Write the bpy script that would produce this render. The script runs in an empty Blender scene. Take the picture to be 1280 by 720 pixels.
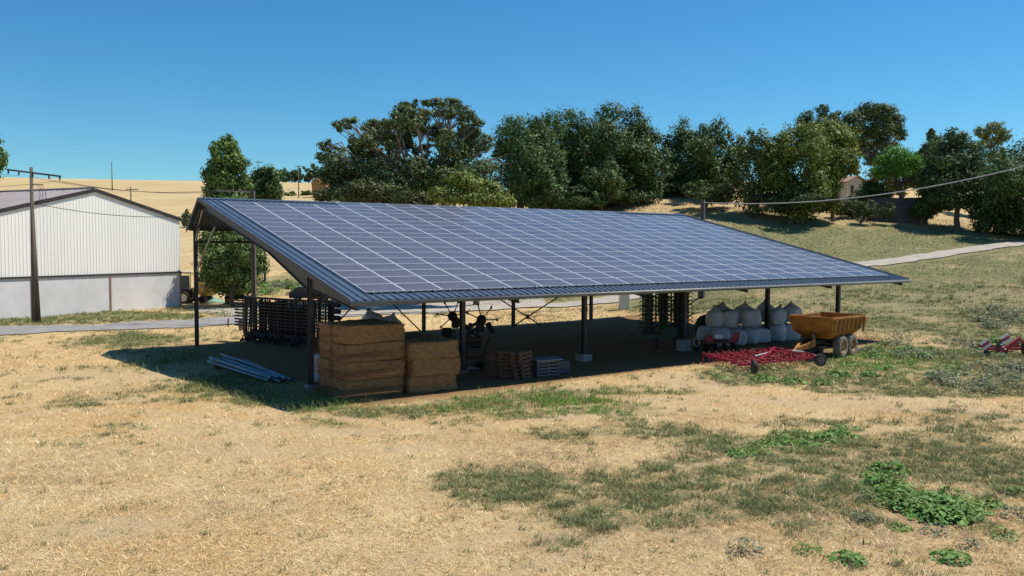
import bpy, math, random
import numpy as np
from mathutils import Matrix, Vector
R = math.radians
C = bpy.context.scene.collection
rng = np.random.default_rng(11)
random.seed(11)

# ------------------------------------------------------------------ camera, sky, sun, exposure
CAM = np.array([-14.12, -28.79, 5.875])
YAW, PIT, ROL, F = 0.6264, -0.052, 0.0044, 1067.4          # F in pixels of a 1280 px wide picture
cd = bpy.data.cameras.new('camera'); cam = bpy.data.objects.new('camera', cd); C.objects.link(cam)
_d = Vector((math.sin(YAW)*math.cos(PIT), math.cos(YAW)*math.cos(PIT), math.sin(PIT)))
_r = Vector((math.cos(YAW), -math.sin(YAW), 0)); _u = _r.cross(_d)
_r2 = _r*math.cos(ROL) + _u*math.sin(ROL); _u2 = -_r*math.sin(ROL) + _u*math.cos(ROL)
cam.matrix_world = Matrix(((_r2.x, _u2.x, -_d.x, CAM[0]), (_r2.y, _u2.y, -_d.y, CAM[1]), (_r2.z, _u2.z, -_d.z, CAM[2]), (0, 0, 0, 1)))
cd.sensor_width = 36; cd.lens = 36*F/1280; cd.clip_start = 0.3; cd.clip_end = 6000
bpy.context.scene.camera = cam
SUN = Vector((0.57, -0.15, 1.0)).normalized()
EL = math.asin(SUN.z)
w = bpy.data.worlds.new('World'); bpy.context.scene.world = w; w.use_nodes = True
nt = w.node_tree; bg = nt.nodes['Background']
sky = nt.nodes.new('ShaderNodeTexSky'); sky.sky_type = 'NISHITA'; sky.sun_disc = False
sky.sun_elevation = EL; sky.sun_rotation = math.atan2(SUN.x, SUN.y)
sky.altitude = 200; sky.air_density = 1.0; sky.dust_density = 0.1; sky.ozone_density = 4.0
hs_ = nt.nodes.new('ShaderNodeHueSaturation'); hs_.inputs['Saturation'].default_value = 1.25; hs_.inputs['Hue'].default_value = .497
nt.links.new(sky.outputs[0], hs_.inputs['Color']); mt_ = nt.nodes.new('ShaderNodeMix'); mt_.data_type = 'RGBA'; mt_.blend_type = 'MULTIPLY'; mt_.inputs[0].default_value = 1; mt_.inputs[7].default_value = (.74, 1.14, 1.23, 1)
nt.links.new(hs_.outputs[0], mt_.inputs[6]); nt.links.new(mt_.outputs[2], bg.inputs[0]); bg.inputs[1].default_value = 0.08
sd = bpy.data.lights.new('sun', 'SUN'); sd.energy = 4.7; sd.angle = R(0.53); sd.color = (1, .95, .86)
so = bpy.data.objects.new('sun', sd); C.objects.link(so); so.location = (40, -40, 80)
so.rotation_euler = SUN.to_track_quat('Z', 'Y').to_euler()
vs = bpy.context.scene.view_settings
vs.view_transform = 'Standard'; vs.look = 'None'; vs.gamma = 1; vs.use_curve_mapping = False; vs.exposure = 0.26

# ------------------------------------------------------------------ projection helpers (photo pixel -> ray)
_dn = np.array(_d); _rn = np.array(_r2); _un = np.array(_u2)
FWD = np.array([math.sin(YAW), math.cos(YAW)]); RGT = np.array([math.cos(YAW), -math.sin(YAW)])
def ray(u, v): return _dn + _rn*(u-640)/F - _un*(v-360)/F
def pt(u, v, d):                       # point at depth d along the ray of a photo pixel
    return CAM + ray(u, v)*d
def onY(u, v, Y): w_ = ray(u, v); return CAM + w_*(Y-CAM[1])/w_[1]
def onX(u, v, X): w_ = ray(u, v); return CAM + w_*(X-CAM[0])/w_[0]

# ------------------------------------------------------------------ value noise
def _h(i, j, s):
    n = (i.astype(np.int64)*374761393 + j.astype(np.int64)*668265263 + s*144269504) & 0x7fffffff
    n = ((n ^ (n >> 13))*1274126177) & 0x7fffffff
    return ((n ^ (n >> 16)) & 0xffff)/65535.0
def vnoise(x, y, s=0):
    i = np.floor(x); j = np.floor(y); fx = x-i; fy = y-j
    fx = fx*fx*(3-2*fx); fy = fy*fy*(3-2*fy)
    a = _h(i, j, s); b = _h(i+1, j, s); c = _h(i, j+1, s); d = _h(i+1, j+1, s)
    return (a*(1-fx)+b*fx)*(1-fy) + (c*(1-fx)+d*fx)*fy
def fbm(x, y, s=0, o=4):
    t = 0; a = .5; m = 0
    for k in range(o):
        t = t + a*vnoise(x*2**k+17*k, y*2**k-9*k, s+k); m += a; a *= .55
    return t/m

# ------------------------------------------------------------------ terrain height
DS = np.array([50, 60, 75, 90, 105, 125, 150, 180, 260, 400, 700.])
US = np.array([-500, 0, 200, 340, 470, 560, 640, 760, 840, 900, 1000, 1100, 1200, 1280, 1500.])
def flat(d): return 304.5 + 5.875*1067/d
N_ = None
VT = [
 [N_, N_, N_, N_, 362, 345, 325, 308, 268, 222, 285],
 [N_, N_, N_, N_, 362, 345, 325, 308, 268, 222, 285],
 [N_, N_, N_, N_, 358, 343, 323, 306, 266, 225, 285],
 [N_, N_, N_, N_, 352, 336, 318, 302, 264, 227, 285],
 [N_, N_, N_, N_, 348, 328, 306, 288, 256, 229, 285],
 [N_, N_, N_, 368, 335, 300, 275, 258, 248, 238, 285],
 [N_, N_, N_, 362, 318, 272, 250, 238, 236, 240, 285],
 [N_, N_, 386, 350, 302, 254, 236, 226, 230, 240, 285],
 [N_, N_, 381, 342, 296, 246, 229, 218, 226, 240, 285],
 [N_, 408, 371, 331, 286, 248, 234, 224, 230, 240, 285],
 [N_, 405, 366, 326, 290, 256, 238, 228, 232, 240, 285],
 [N_, 403, 361, 327, 292, 256, 236, 228, 232, 240, 285],
 [N_, 400, 353, 320, 293, 268, 250, 240, 240, 245, 285],
 [N_, 398, 346, 313, 296, 280, 262, 250, 245, 245, 285],
 [N_, 395, 340, 310, 300, 290, 275, 262, 250, 245, 285]]
ZT = np.zeros((len(US), len(DS)))
for i, row in enumerate(VT):
    for j, v in enumerate(row):
        ZT[i, j] = 0 if v is None else 5.875 + DS[j]*(304.5-v)/1067.4
# resample onto a fine regular (u, log d) table and smooth it
GU = np.linspace(-500, 1500, 161); GL = np.linspace(math.log(30), math.log(1200), 240)
T1 = np.zeros((len(US), len(GL)))
for i in range(len(US)): T1[i] = np.interp(np.exp(GL), DS, ZT[i])
T2 = np.zeros((len(GU), len(GL)))
for j in range(len(GL)): T2[:, j] = np.interp(GU, US, T1[:, j])
def blur(a, n, ax):
    k = np.hanning(2*n+3)[1:-1]; k /= k.sum(); p = [(0, 0), (0, 0)]; p[ax] = (n, n)
    a = np.pad(a, p, mode='edge')
    return np.apply_along_axis(lambda q: np.convolve(q, k, 'valid'), ax, a)
T2 = blur(blur(T2, 6, 0), 5, 1)
def height(x, y):
    x = np.asarray(x, float); y = np.asarray(y, float)
    dx = x-CAM[0]; dy = y-CAM[1]
    f = dx*FWD[0]+dy*FWD[1]; r = dx*RGT[0]+dy*RGT[1]
    rad = np.hypot(f, r); b = np.arctan2(r, f)
    bc = np.clip(b, -.80, .68)
    d = np.where(np.abs(b-bc) < 1e-9, f, rad*np.cos(bc))
    u = 640 + F*np.tan(bc)
    gi = np.clip((u-GU[0])/(GU[1]-GU[0]), 0, len(GU)-1.001)
    gj = np.clip((np.log(np.maximum(d, 1))-GL[0])/(GL[1]-GL[0]), 0, len(GL)-1.001)
    i = gi.astype(int); j = gj.astype(int); a = gi-i; c = gj-j
    z = (T2[i, j]*(1-a)+T2[i+1, j]*a)*(1-c) + (T2[i, j+1]*(1-a)+T2[i+1, j+1]*a)*c
    amp = np.clip((rad-5)/40, .25, 1.6)
    inshed = np.clip(1-np.maximum(np.abs(x-17.5)-18, np.abs(y-10)-11)/3, 0, 1)
    z = z + (fbm(x*.22, y*.22, 3)-.5)*.22*amp*(1-inshed*.9) + (fbm(x*1.3, y*1.3, 5, 3)-.5)*.09*(1-inshed*.6)
    # slight earth bank in front of the pad on its right half
    z = z + .16*np.exp(-((y+2.0)/1.1)**2)*np.clip((x-6)/5, 0, 1)*np.clip((19-x)/3, 0, 1)
    return z
def H(x, y): return float(height(np.array([x]), np.array([y]))[0])
def gp(u, v):                          # where a photo pixel's ray meets the ground
    w_ = ray(u, v); ts = np.geomspace(8, 900, 1400)
    P = CAM[None]+ts[:, None]*w_[None]
    s = P[:, 2]-height(P[:, 0], P[:, 1]); k = np.argmax(s < 0)
    if s[k] >= 0: return CAM+w_*60
    a, b = ts[k-1], ts[k]
    for _ in range(20):
        m = (a+b)/2; p = CAM+w_*m
        if p[2]-H(p[0], p[1]) > 0: a = m
        else: b = m
    p = CAM+w_*a; return np.array([p[0], p[1], H(p[0], p[1])])
def gd(u, d):                          # ground point at picture column u and depth d
    p = CAM[:2]+FWD*d+RGT*(u-640)/F*d
    return np.array([p[0], p[1], H(p[0], p[1])])
def depth(p): return float((np.array(p[:2])-CAM[:2])@FWD)

# ------------------------------------------------------------------ materials
def mat(name, col, rough=.6, metal=0, var=.15, scale=6, bump=0, bscale=40, col2=None, spec=.5, stretch=(1, 1, 1), attr=None, trans=0):
    m = bpy.data.materials.new(name); m.use_nodes = True; t = m.node_tree; N = t.nodes; L = t.links
    b = N['Principled BSDF']; b.inputs['Roughness'].default_value = rough; b.inputs['Metallic'].default_value = metal
    b.inputs['Specular IOR Level'].default_value = spec
    tc = N.new('ShaderNodeTexCoord'); mp = N.new('ShaderNodeMapping'); mp.inputs['Scale'].default_value = stretch
    L.new(tc.outputs['Object'], mp.inputs['Vector'])
    nz = N.new('ShaderNodeTexNoise'); nz.inputs['Scale'].default_value = scale; nz.inputs['Detail'].default_value = 6
    nz.inputs['Roughness'].default_value = .65
    L.new(mp.outputs[0], nz.inputs['Vector'])
    mx = N.new('ShaderNodeMix'); mx.data_type = 'RGBA'
    c2 = col2 or tuple(c*(1-var) for c in col); c1 = tuple(min(1, c*(1+var)) for c in col) if col2 is None else col
    rp = N.new('ShaderNodeMapRange'); rp.inputs[1].default_value = .35; rp.inputs[2].default_value = .65
    L.new(nz.outputs[0], rp.inputs[0]); L.new(rp.outputs[0], mx.inputs[0])
    mx.inputs[6].default_value = (*c1, 1); mx.inputs[7].default_value = (*c2, 1)
    out = mx.outputs[2]
    if attr:
        at = N.new('ShaderNodeAttribute'); at.attribute_name = attr
        ml = N.new('ShaderNodeMix'); ml.data_type = 'RGBA'; ml.blend_type = 'MULTIPLY'; ml.inputs[0].default_value = 1
        L.new(out, ml.inputs[6]); L.new(at.outputs[0], ml.inputs[7]); out = ml.outputs[2]
    L.new(out, b.inputs['Base Color'])
    if bump:
        n2 = N.new('ShaderNodeTexNoise'); n2.inputs['Scale'].default_value = bscale; n2.inputs['Detail'].default_value = 5
        L.new(mp.outputs[0], n2.inputs['Vector'])
        bp = N.new('ShaderNodeBump'); bp.inputs['Strength'].default_value = bump; bp.inputs['Distance'].default_value = .03
        L.new(n2.outputs[0], bp.inputs['Height']); L.new(bp.outputs[0], b.inputs['Normal'])
    if trans:
        tr = N.new('ShaderNodeBsdfTranslucent'); L.new(out, tr.inputs[0])
        ms = N.new('ShaderNodeMixShader'); ms.inputs[0].default_value = trans
        L.new(b.outputs[0], ms.inputs[1]); L.new(tr.outputs[0], ms.inputs[2]); L.new(ms.outputs[0], N['Material Output'].inputs[0])
    return m
M = {}
M['steel'] = mat('dark painted steel', (.055, .058, .062), .5, .3, .3, 3)
M['galv'] = mat('galvanised steel', (.36, .38, .40), .45, .6, .2, 4)
M['sheet'] = mat('blue grey roof sheet', (.075, .105, .15), .42, .2, .12, 1.5)
M['flash'] = mat('dark flashing', (.035, .04, .05), .5, .2, .2, 3)
M['gutter'] = mat('grey gutter', (.14, .15, .145), .55, .2, .15, 3)
M['frame'] = mat('panel frame aluminium', (.68, .69, .71), .38, .3, .08, 2)
M['cell'] = mat('solar cells under glass', (.112, .098, .104), .18, 0, .2, .7, spec=.33)
M['conc'] = mat('concrete', (.34, .33, .31), .9, 0, .2, 3, .4, 25)
M['conc_wall'] = mat('concrete panels', (.66, .645, .63), .9, 0, .08, .8, .25, 20)
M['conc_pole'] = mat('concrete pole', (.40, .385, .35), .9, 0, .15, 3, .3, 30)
M['conc_dark'] = mat('dark pole concrete', (.10, .092, .082), .9, 0, .3, 3, .3, 30)
M['white_sheet'] = mat('white ribbed cladding', (.91, .875, .80), .5, 0, .035, .35, stretch=(1, 1, .15))
M['fibro'] = mat('fibre cement roofing', (.37, .31, .30), .85, 0, .22, .7, col2=(.27, .235, .225))
M['trim'] = mat('dark brown trim', (.035, .028, .026), .6, 0, .2, 3)
M['rust'] = mat('rust red steel', (.38, .20, .15), .8, 0, .2, 3)
M['wood_pole'] = mat('weathered wood pole', (.12, .095, .075), .85, 0, .3, 3, .4, 20, stretch=(3, 3, .3))
M['wire'] = mat('black cable', (.03, .03, .03), .6)
M['wire_pale'] = mat('grey cable', (.42, .42, .42), .5)
M['insul'] = mat('glass insulator', (.05, .06, .055), .3)
M['straw'] = mat('pressed straw', (.40, .225, .09), .95, 0, .35, 5.5, 1.0, 42, stretch=(1, 1, 2.2), col2=(.23, .125, .05))
M['twine'] = mat('baler twine', (.16, .07, .03), .9)
M['bag'] = mat('white woven polypropylene', (.60, .60, .60), .65, 0, .14, 2.2, .5, 7)
M['bagstrap'] = mat('black bag tie', (.05, .045, .045), .7)
M['red'] = mat('red implement paint', (.32, .012, .035), .45, 0, .25, 4)
M['red_dk'] = mat('dull dark red paint', (.11, .012, .016), .6, 0, .3, 4)
M['orange'] = mat('weathered orange paint', (.45, .19, .02), .65, 0, .3, 2.2, .2, 12, col2=(.22, .085, .02))
M['rim'] = mat('rusty orange rim', (.36, .17, .06), .6, .1, .3, 6)
M['tyre'] = mat('dusty rubber', (.055, .05, .045), .85, 0, .3, 6, .3, 30)
M['tyre_dust'] = mat('mud coated rubber', (.20, .175, .14), .92, 0, .3, 5, .4, 30)
M['black'] = mat('black implement steel', (.012, .012, .013), .6, .2, .4, 5)
M['green_dk'] = mat('dark green implement paint', (.018, .055, .038), .55, 0, .4, 5)
M['pallet'] = mat('old pallet wood', (.17, .085, .05), .9, 0, .35, 4, .4, 25)
M['crate'] = mat('grey plastic crate', (.105, .115, .125), .6, 0, .2, 4)
M['board'] = mat('bluish board', (.22, .25, .29), .6, 0, .2, 3)
M['pipe'] = mat('grey irrigation pipe', (.24, .27, .29), .5, .3, .25, 2)
M['bark'] = mat('bark', (.13, .105, .08), .95, 0, .35, 3, .8, 12)
M['bark_pale'] = mat('pale grey bark', (.20, .175, .145), .95, 0, .3, 3, .6, 12)
M['leaf'] = mat('leaves', (1, 1, 1), .6, 0, .12, .8, spec=.3, attr='col', trans=.22)
M['blade'] = mat('grass blades', (1, 1, 1), .75, 0, .1, .8, spec=.2, attr='col', trans=.15)
M['wallh'] = mat('cream render', (.82, .72, .58), .9, 0, .1, 1)
M['tile'] = mat('clay roof tiles', (.30, .20, .13), .9, 0, .3, 3, .5, 8)
M['wood'] = mat('brown shutter', (.13, .07, .04), .8)
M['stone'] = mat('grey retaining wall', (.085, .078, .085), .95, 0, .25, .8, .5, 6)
M['carpaint'] = mat('dark blue car paint', (.025, .035, .06), .25, .2, .05)
M['glass'] = mat('dark glass', (.03, .04, .05), .08, 0, .05)
M['cream'] = mat('faded cream paint', (.55, .48, .30), .6, 0, .2, 3)
M['yellow'] = mat('faded yellow paint', (.42, .27, .07), .6, 0, .25, 3)
M['tarp'] = mat('pale green tarpaulin', (.22, .37, .26), .6, 0, .2, 3)
M['road'] = mat('pale worn asphalt', (.25, .235, .22), .95, 0, .18, .9, .3, 30)
M['gravel'] = mat('dusty gravel road', (.44, .385, .31), .97, 0, .2, .7, .5, 22, col2=(.33, .29, .24))
M['white'] = mat('dirty white paint', (.66, .65, .62), .6, 0, .12, 4)
M['lamp_red'] = mat('red lens', (.5, .02, .02), .3)

# ------------------------------------------------------------------ mesh builder
class MB:
    def __init__(s, org=(0, 0, 0), rz=0): s.v = []; s.f = []; s.m = []; s.mi = 0; s.set(org, rz)
    def set(s, org=(0, 0, 0), rz=0): s.T = Matrix.Translation(Vector(org)) @ Matrix.Rotation(rz, 4, 'Z'); return s
    def add(s, vs_, fs):
        n = len(s.v); s.v += [tuple(s.T @ Vector(p)) for p in vs_]; s.f += [tuple(n+i for i in f) for f in fs]; s.m += [s.mi]*len(fs)
        return s
    def box(s, c, d, ch=0, rz=0, rot=None):
        X, Y, Z = d[0]/2, d[1]/2, d[2]/2
        if ch <= 0:
            p = [(-X, -Y, -Z), (X, -Y, -Z), (X, Y, -Z), (-X, Y, -Z), (-X, -Y, Z), (X, -Y, Z), (X, Y, Z), (-X, Y, Z)]
            f = [(0, 3, 2, 1), (4, 5, 6, 7), (0, 1, 5, 4), (1, 2, 6, 5), (2, 3, 7, 6), (3, 0, 4, 7)]
        else:
            ring = lambda a, b, z: [(-a+ch, -b, z), (a-ch, -b, z), (a, -b+ch, z), (a, b-ch, z), (a-ch, b, z), (-a+ch, b, z), (-a, b-ch, z), (-a, -b+ch, z)]
            p = ring(X-ch, Y-ch, -Z)+ring(X, Y, -Z+ch)+ring(X, Y, Z-ch)+ring(X-ch, Y-ch, Z)
            f = [tuple(range(7, -1, -1)), tuple(range(24, 32))]
            for k in range(3):
                for i in range(8): j = (i+1) % 8; f.append((k*8+i, k*8+j, k*8+8+j, k*8+8+i))
        Rm = rot if rot is not None else Matrix.Rotation(rz, 3, 'Z')
        return s.add([Rm @ Vector(q)+Vector(c) for q in p], f)
    def bar(s, a, b, w_=.08, h_=None, up=(0, 0, 1)):
        h_ = h_ or w_; a = Vector(a); b = Vector(b); d = (b-a).normalized(); up = Vector(up)
        if abs(d.dot(up)) > .97: up = Vector((1, 0, 0)) if abs(d.x) < .9 else Vector((0, 1, 0))
        x = d.cross(up).normalized()*(w_/2); y = x.cross(d).normalized()*(h_/2)
        p = [a-x-y, a+x-y, a+x+y, a-x+y, b-x-y, b+x-y, b+x+y, b-x+y]
        return s.add(p, [(0, 3, 2, 1), (4, 5, 6, 7), (0, 1, 5, 4), (1, 2, 6, 5), (2, 3, 7, 6), (3, 0, 4, 7)])
    def tube(s, pts, r, n=8, caps=True):
        pts = [Vector(p) for p in pts]; rr = r if isinstance(r, (list, tuple)) else [r]*len(pts); vs_ = []; fs = []
        prev = None
        for i, p in enumerate(pts):
            d = (pts[min(i+1, len(pts)-1)]-pts[max(i-1, 0)]).normalized()
            ref = Vector((0, 0, 1)) if abs(d.z) < .9 else Vector((1, 0, 0))
            if prev is None: x = d.cross(ref).normalized()
            else: x = (prev-d*prev.dot(d)).normalized()
            prev = x; y = d.cross(x)
            for k in range(n):
                a = 2*math.pi*k/n; vs_.append(p+(x*math.cos(a)+y*math.sin(a))*rr[i])
        for i in range(len(pts)-1):
            for k in range(n): k2 = (k+1) % n; fs.append((i*n+k, i*n+k2, (i+1)*n+k2, (i+1)*n+k))
        if caps: fs.append(tuple(range(n-1, -1, -1))); fs.append(tuple(range((len(pts)-1)*n, len(pts)*n)))
        return s.add(vs_, fs)
    def lathe(s, prof, c, axis=(0, 0, 1), n=24):       # prof: list of (radius, offset along axis)
        ax = Vector(axis).normalized(); ref = Vector((0, 0, 1)) if abs(ax.z) < .9 else Vector((1, 0, 0))
        x = ax.cross(ref).normalized(); y = ax.cross(x); vs_ = []; fs = []; c = Vector(c)
        for r_, o in prof:
            for k in range(n): a = 2*math.pi*k/n; vs_.append(c+ax*o+(x*math.cos(a)+y*math.sin(a))*r_)
        for i in range(len(prof)-1):
            for k in range(n): k2 = (k+1) % n; fs.append((i*n+k, i*n+k2, (i+1)*n+k2, (i+1)*n+k))
        return s.add(vs_, fs)
    def prism(s, poly, off):                            # poly: 3D points of a planar outline, off: thickness vector
        p = [Vector(q) for q in poly]; o = Vector(off); n = len(p)
        fs = [tuple(range(n-1, -1, -1)), tuple(range(n, 2*n))]+[(i, (i+1) % n, n+(i+1) % n, n+i) for i in range(n)]
        return s.add(p+[q+o for q in p], fs)
    def build(s, name, m, parent=None, smooth=False, bevel=0):
        me = bpy.data.meshes.new(name); wl = Vector((0, 0, 0)); pr = parent
        while pr is not None: wl += pr.location; pr = pr.parent
        me.from_pydata([tuple(Vector(q)-wl) for q in s.v], [], s.f)
        ml = m if isinstance(m, (list, tuple)) else [m]
        for q in ml: me.materials.append(q)
        if len(ml) > 1: me.polygons.foreach_set('material_index', s.m)
        if smooth: me.polygons.foreach_set('use_smooth', [True]*len(me.polygons))
        me.update(); o = bpy.data.objects.new(name, me); C.objects.link(o); o.parent = parent
        if bevel:
            b = o.modifiers.new('bevel', 'BEVEL'); b.width = bevel; b.segments = 2; b.limit_method = 'ANGLE'
        return o
def np_mesh(name, V, Fc, m, parent=None, col=None, smooth=False):
    me = bpy.data.meshes.new(name); V = np.asarray(V, np.float32)
    if parent is not None:
        wl = np.zeros(3); pr = parent
        while pr is not None: wl += np.array(pr.location); pr = pr.parent
        V = V-wl.astype(np.float32)
    me.vertices.add(len(V)); me.vertices.foreach_set('co', V.ravel())
    Fc = np.asarray(Fc, np.int32); k = Fc.shape[1]
    me.loops.add(Fc.size); me.loops.foreach_set('vertex_index', Fc.ravel())
    me.polygons.add(len(Fc)); me.polygons.foreach_set('loop_start', np.arange(0, Fc.size, k, dtype=np.int32))
    if smooth: me.polygons.foreach_set('use_smooth', np.ones(len(Fc), bool))
    me.materials.append(m); me.update(calc_edges=True)
    if col is not None:
        a = me.attributes.new('col', 'FLOAT_COLOR', 'POINT')
        a.data.foreach_set('color', np.c_[col, np.ones(len(col))].astype(np.float32).ravel())
    o = bpy.data.objects.new(name, me); C.objects.link(o); o.parent = parent
    return o
def tag(o, label, cat, group=None):
    o['label'] = label; o['category'] = cat
    if group: o['group'] = group
    return o
def thing(name, loc, label, cat, group=None):
    o = bpy.data.objects.new(name, None); C.objects.link(o); o.location = tuple(float(q) for q in loc); o.empty_display_size = .3
    return tag(o, label, cat, group)
def dup(o, parent=None):
    c = o.copy(); C.objects.link(c); c.parent = parent
    for ch in list(o.children): dup(ch, c)
    return c
def structure(o): o['kind'] = 'structure'; return o
def stuff(o): o['kind'] = 'stuff'; return o

# ------------------------------------------------------------------ ground colour masks (real patches of vegetation, in metres on the ground)
def patch(u, v, du, dv, st=1):
    c = gp(u, v); d = depth(c); a = gp(u, v-dv); b = gp(u, v+dv)
    return (c[0], c[1], du*d/F, max(.25, abs(depth(a)-depth(b))/2), st)
GREEN = [patch(*q) for q in [
 (110, 396, 160, 9, 1.0), (40, 402, 60, 5, .9), (60, 398, 120, 6, .9), (165, 424, 65, 7, .8), (215, 445, 60, 12, .6), (285, 480, 50, 16, .8), (330, 497, 40, 9, .8),
 (405, 502, 62, 11, 1.1), (455, 516, 40, 6, .8), (518, 517, 28, 6, .8), (585, 512, 30, 8, .9), (700, 503, 115, 13, 1.5), (640, 510, 60, 9, 1.3), (775, 493, 60, 7, .8),
 (890, 608, 130, 26, 1.2), (1010, 590, 140, 24, 1.0), (940, 625, 110, 18, .9), (770, 640, 90, 30, .8), (640, 608, 90, 28, .75), (720, 680, 70, 16, .45), (960, 565, 90, 18, .8), (1005, 548, 70, 9, .9), (1090, 580, 130, 28, .85), (1200, 565, 90, 28, .9), (1130, 560, 140, 30, .8), (560, 590, 60, 14, .5), (1040, 530, 120, 8, .6),
 (1150, 630, 60, 30, .7), (1240, 520, 60, 14, .7), (1225, 600, 60, 25, .5), (1120, 690, 60, 14, .4), (850, 540, 120, 10, .45), (700, 545, 110, 10, .35), (1010, 655, 50, 14, .5), (1080, 650, 40, 12, .5), (870, 585, 70, 12, .8), (1180, 590, 60, 22, .7),
 (1010, 472, 140, 12, 1.0), (1110, 452, 90, 16, 1.2), (1200, 450, 110, 20, 1.1), (1160, 482, 150, 14, 1.0), (1260, 480, 70, 26, 1.1), (1255, 400, 60, 22, .5), (1100, 430, 50, 9, .7),
 (1060, 304, 150, 20, 1.7), (1000, 310, 130, 18, 1.5), (1130, 312, 120, 12, .9), (1220, 340, 170, 30, .65), (1100, 350, 130, 22, .6), (960, 292, 60, 18, .9), (1190, 305, 90, 10, 1.2), (1230, 345, 120, 20, .5), (1100, 345, 100, 14, .45), (1080, 390, 120, 20, .4), (1170, 375, 140, 20, .45),
 (690, 377, 60, 9, .8), (830, 384, 45, 9, .8), (905, 378, 60, 16, .7), (350, 353, 46, 12, 1.0), (240, 388, 60, 5, .5), (310, 404, 30, 3, .8), (60, 345, 300, 10, .4), (560, 374, 40, 6, .6),
 (1150, 360, 170, 26, .5), (1090, 400, 130, 22, .5), (1230, 420, 80, 20, .55), (850, 640, 160, 30, .6), (1040, 610, 200, 36, .6), (700, 620, 120, 40, .45), (1150, 540, 180, 16, .5), (940, 590, 120, 30, .8), (165, 512, 30, 6, .3), (80, 505, 60, 8, .25), (365, 603, 12, 5, .5), (230, 500, 60, 6, .3), (300, 520, 60, 5, .25), (1180, 655, 40, 10, .4)]]
BROWN = [patch(*q) for q in [(1160, 380, 220, 45, .75), (1000, 640, 320, 60, .7), (1150, 590, 200, 40, .5), (820, 560, 250, 25, .4), (700, 575, 120, 22, .6), (960, 650, 150, 30, .7), (1130, 520, 150, 14, .3), (90, 580, 100, 40, .45), (300, 640, 140, 30, .35), (1120, 410, 150, 14, .6), (1200, 395, 100, 20, .6), (900, 520, 120, 10, .3), (130, 490, 90, 12, .4), (560, 550, 120, 12, .3), (1160, 360, 160, 14, .6), (780, 248, 100, 10, .5), (1000, 262, 70, 8, .6)]]
BARE = [patch(*q) for q in [(800, 630, 40, 6, 1), (750, 648, 40, 7, 1), (690, 672, 40, 8, 1), (860, 600, 30, 4, .8), (960, 500, 260, 5, .9), (1180, 512, 140, 4, .9), (420, 540, 200, 7, .7), (150, 470, 120, 8, .8), (500, 560, 160, 5, .7), (120, 660, 140, 16, .7), (1040, 640, 60, 6, .6), (900, 670, 60, 8, .6), (700, 488, 130, 8, .8), (860, 480, 70, 14, .9), (600, 500, 100, 6, .6), (300, 560, 200, 16, .5), (900, 510, 160, 12, .5), (1080, 506, 160, 8, .6), (560, 620, 90, 20, .5), (1050, 455, 25, 5, .8), (260, 388, 40, 6, .9)]]
def blobs(L, x, y):
    t = np.zeros_like(x)
    for cx, cy, a, b, st in L:
        dx = x-cx; dy = y-cy; r = dx*RGT[0]+dy*RGT[1]; f = dx*FWD[0]+dy*FWD[1]
        q = (r/a)**2+(f/b)**2
        t = np.maximum(t, st*np.exp(-q*.9))
    return t
NEG = [patch(250, 640, 330, 60, .5), patch(430, 560, 130, 16, .3), patch(760, 650, 40, 6, .5), patch(1000, 680, 300, 24, .25), patch(960, 500, 300, 5, .6)]
TRK = [[gp(*q)[:2] for q in L] for L in ([(-40, 520), (90, 507), (200, 506), (330, 522), (450, 534), (560, 530), (640, 521), (770, 511), (900, 503), (1080, 502), (1320, 512)], [(540, 719), (610, 700), (700, 668), (800, 628), (900, 594), (960, 574), (1100, 548), (1320, 528)])]
def ruts(x, y):
    out = np.zeros_like(x)
    for L in TRK:
        s_ = np.linspace(0, len(L)-1, 60); P = np.c_[np.interp(s_, range(len(L)), [p[0] for p in L]), np.interp(s_, range(len(L)), [p[1] for p in L])]
        k = np.hanning(9); k /= k.sum(); P = np.c_[np.convolve(np.pad(P[:, 0], 4, 'edge'), k, 'valid'), np.convolve(np.pad(P[:, 1], 4, 'edge'), k, 'valid')]
        m_ = np.full(len(x), 1e9)
        for a_, b_ in zip(P[:-1], P[1:]):
            ab = b_-a_; t_ = np.clip(((x-a_[0])*ab[0]+(y-a_[1])*ab[1])/(ab@ab+1e-9), 0, 1); m_ = np.minimum(m_, np.hypot(x-a_[0]-t_*ab[0], y-a_[1]-t_*ab[1]))
        out = np.maximum(out, np.exp(-((m_-.85)/.26)**2))
    return out*np.clip(fbm(x*.5, y*.5, 88)*2.2-.3, 0, 1)
def masks(x, y):
    n = fbm(x*.35, y*.35, 21, 5); n2 = fbm(x*1.4, y*1.4, 31, 4)
    g = np.clip((blobs(GREEN, x, y)*1.08-blobs(NEG, x, y)+(n-.5)*1.1+(n2-.5)*.6-.13)*2.3, 0, 1)
    br = np.clip((blobs(BROWN, x, y)+(fbm(x*.5, y*.5, 41)-.5)*.9-.12)*1.8, 0, 1)
    ba = np.clip((blobs(BARE, x, y)+(fbm(x*.6, y*.6, 51)-.5)*.8-.2)*2, 0, 1)
    rt = ruts(x, y); ba = np.maximum(ba, rt*.95); g = g*(1-.8*rt); br = br*(1-.7*rt)
    shed = np.clip(1.2-np.maximum(np.abs(x-17.2)-17.2, np.abs(y-10)-10.3)/1.0+(n-.5), 0, 1)
    shed = np.maximum(shed, np.clip((2.5-np.abs(x+.5))*.6, 0, 1)*np.clip((12-np.abs(y-12))*.4, 0, 1)*.7)
    return g*(1-shed*.85), br, ba, shed

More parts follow.
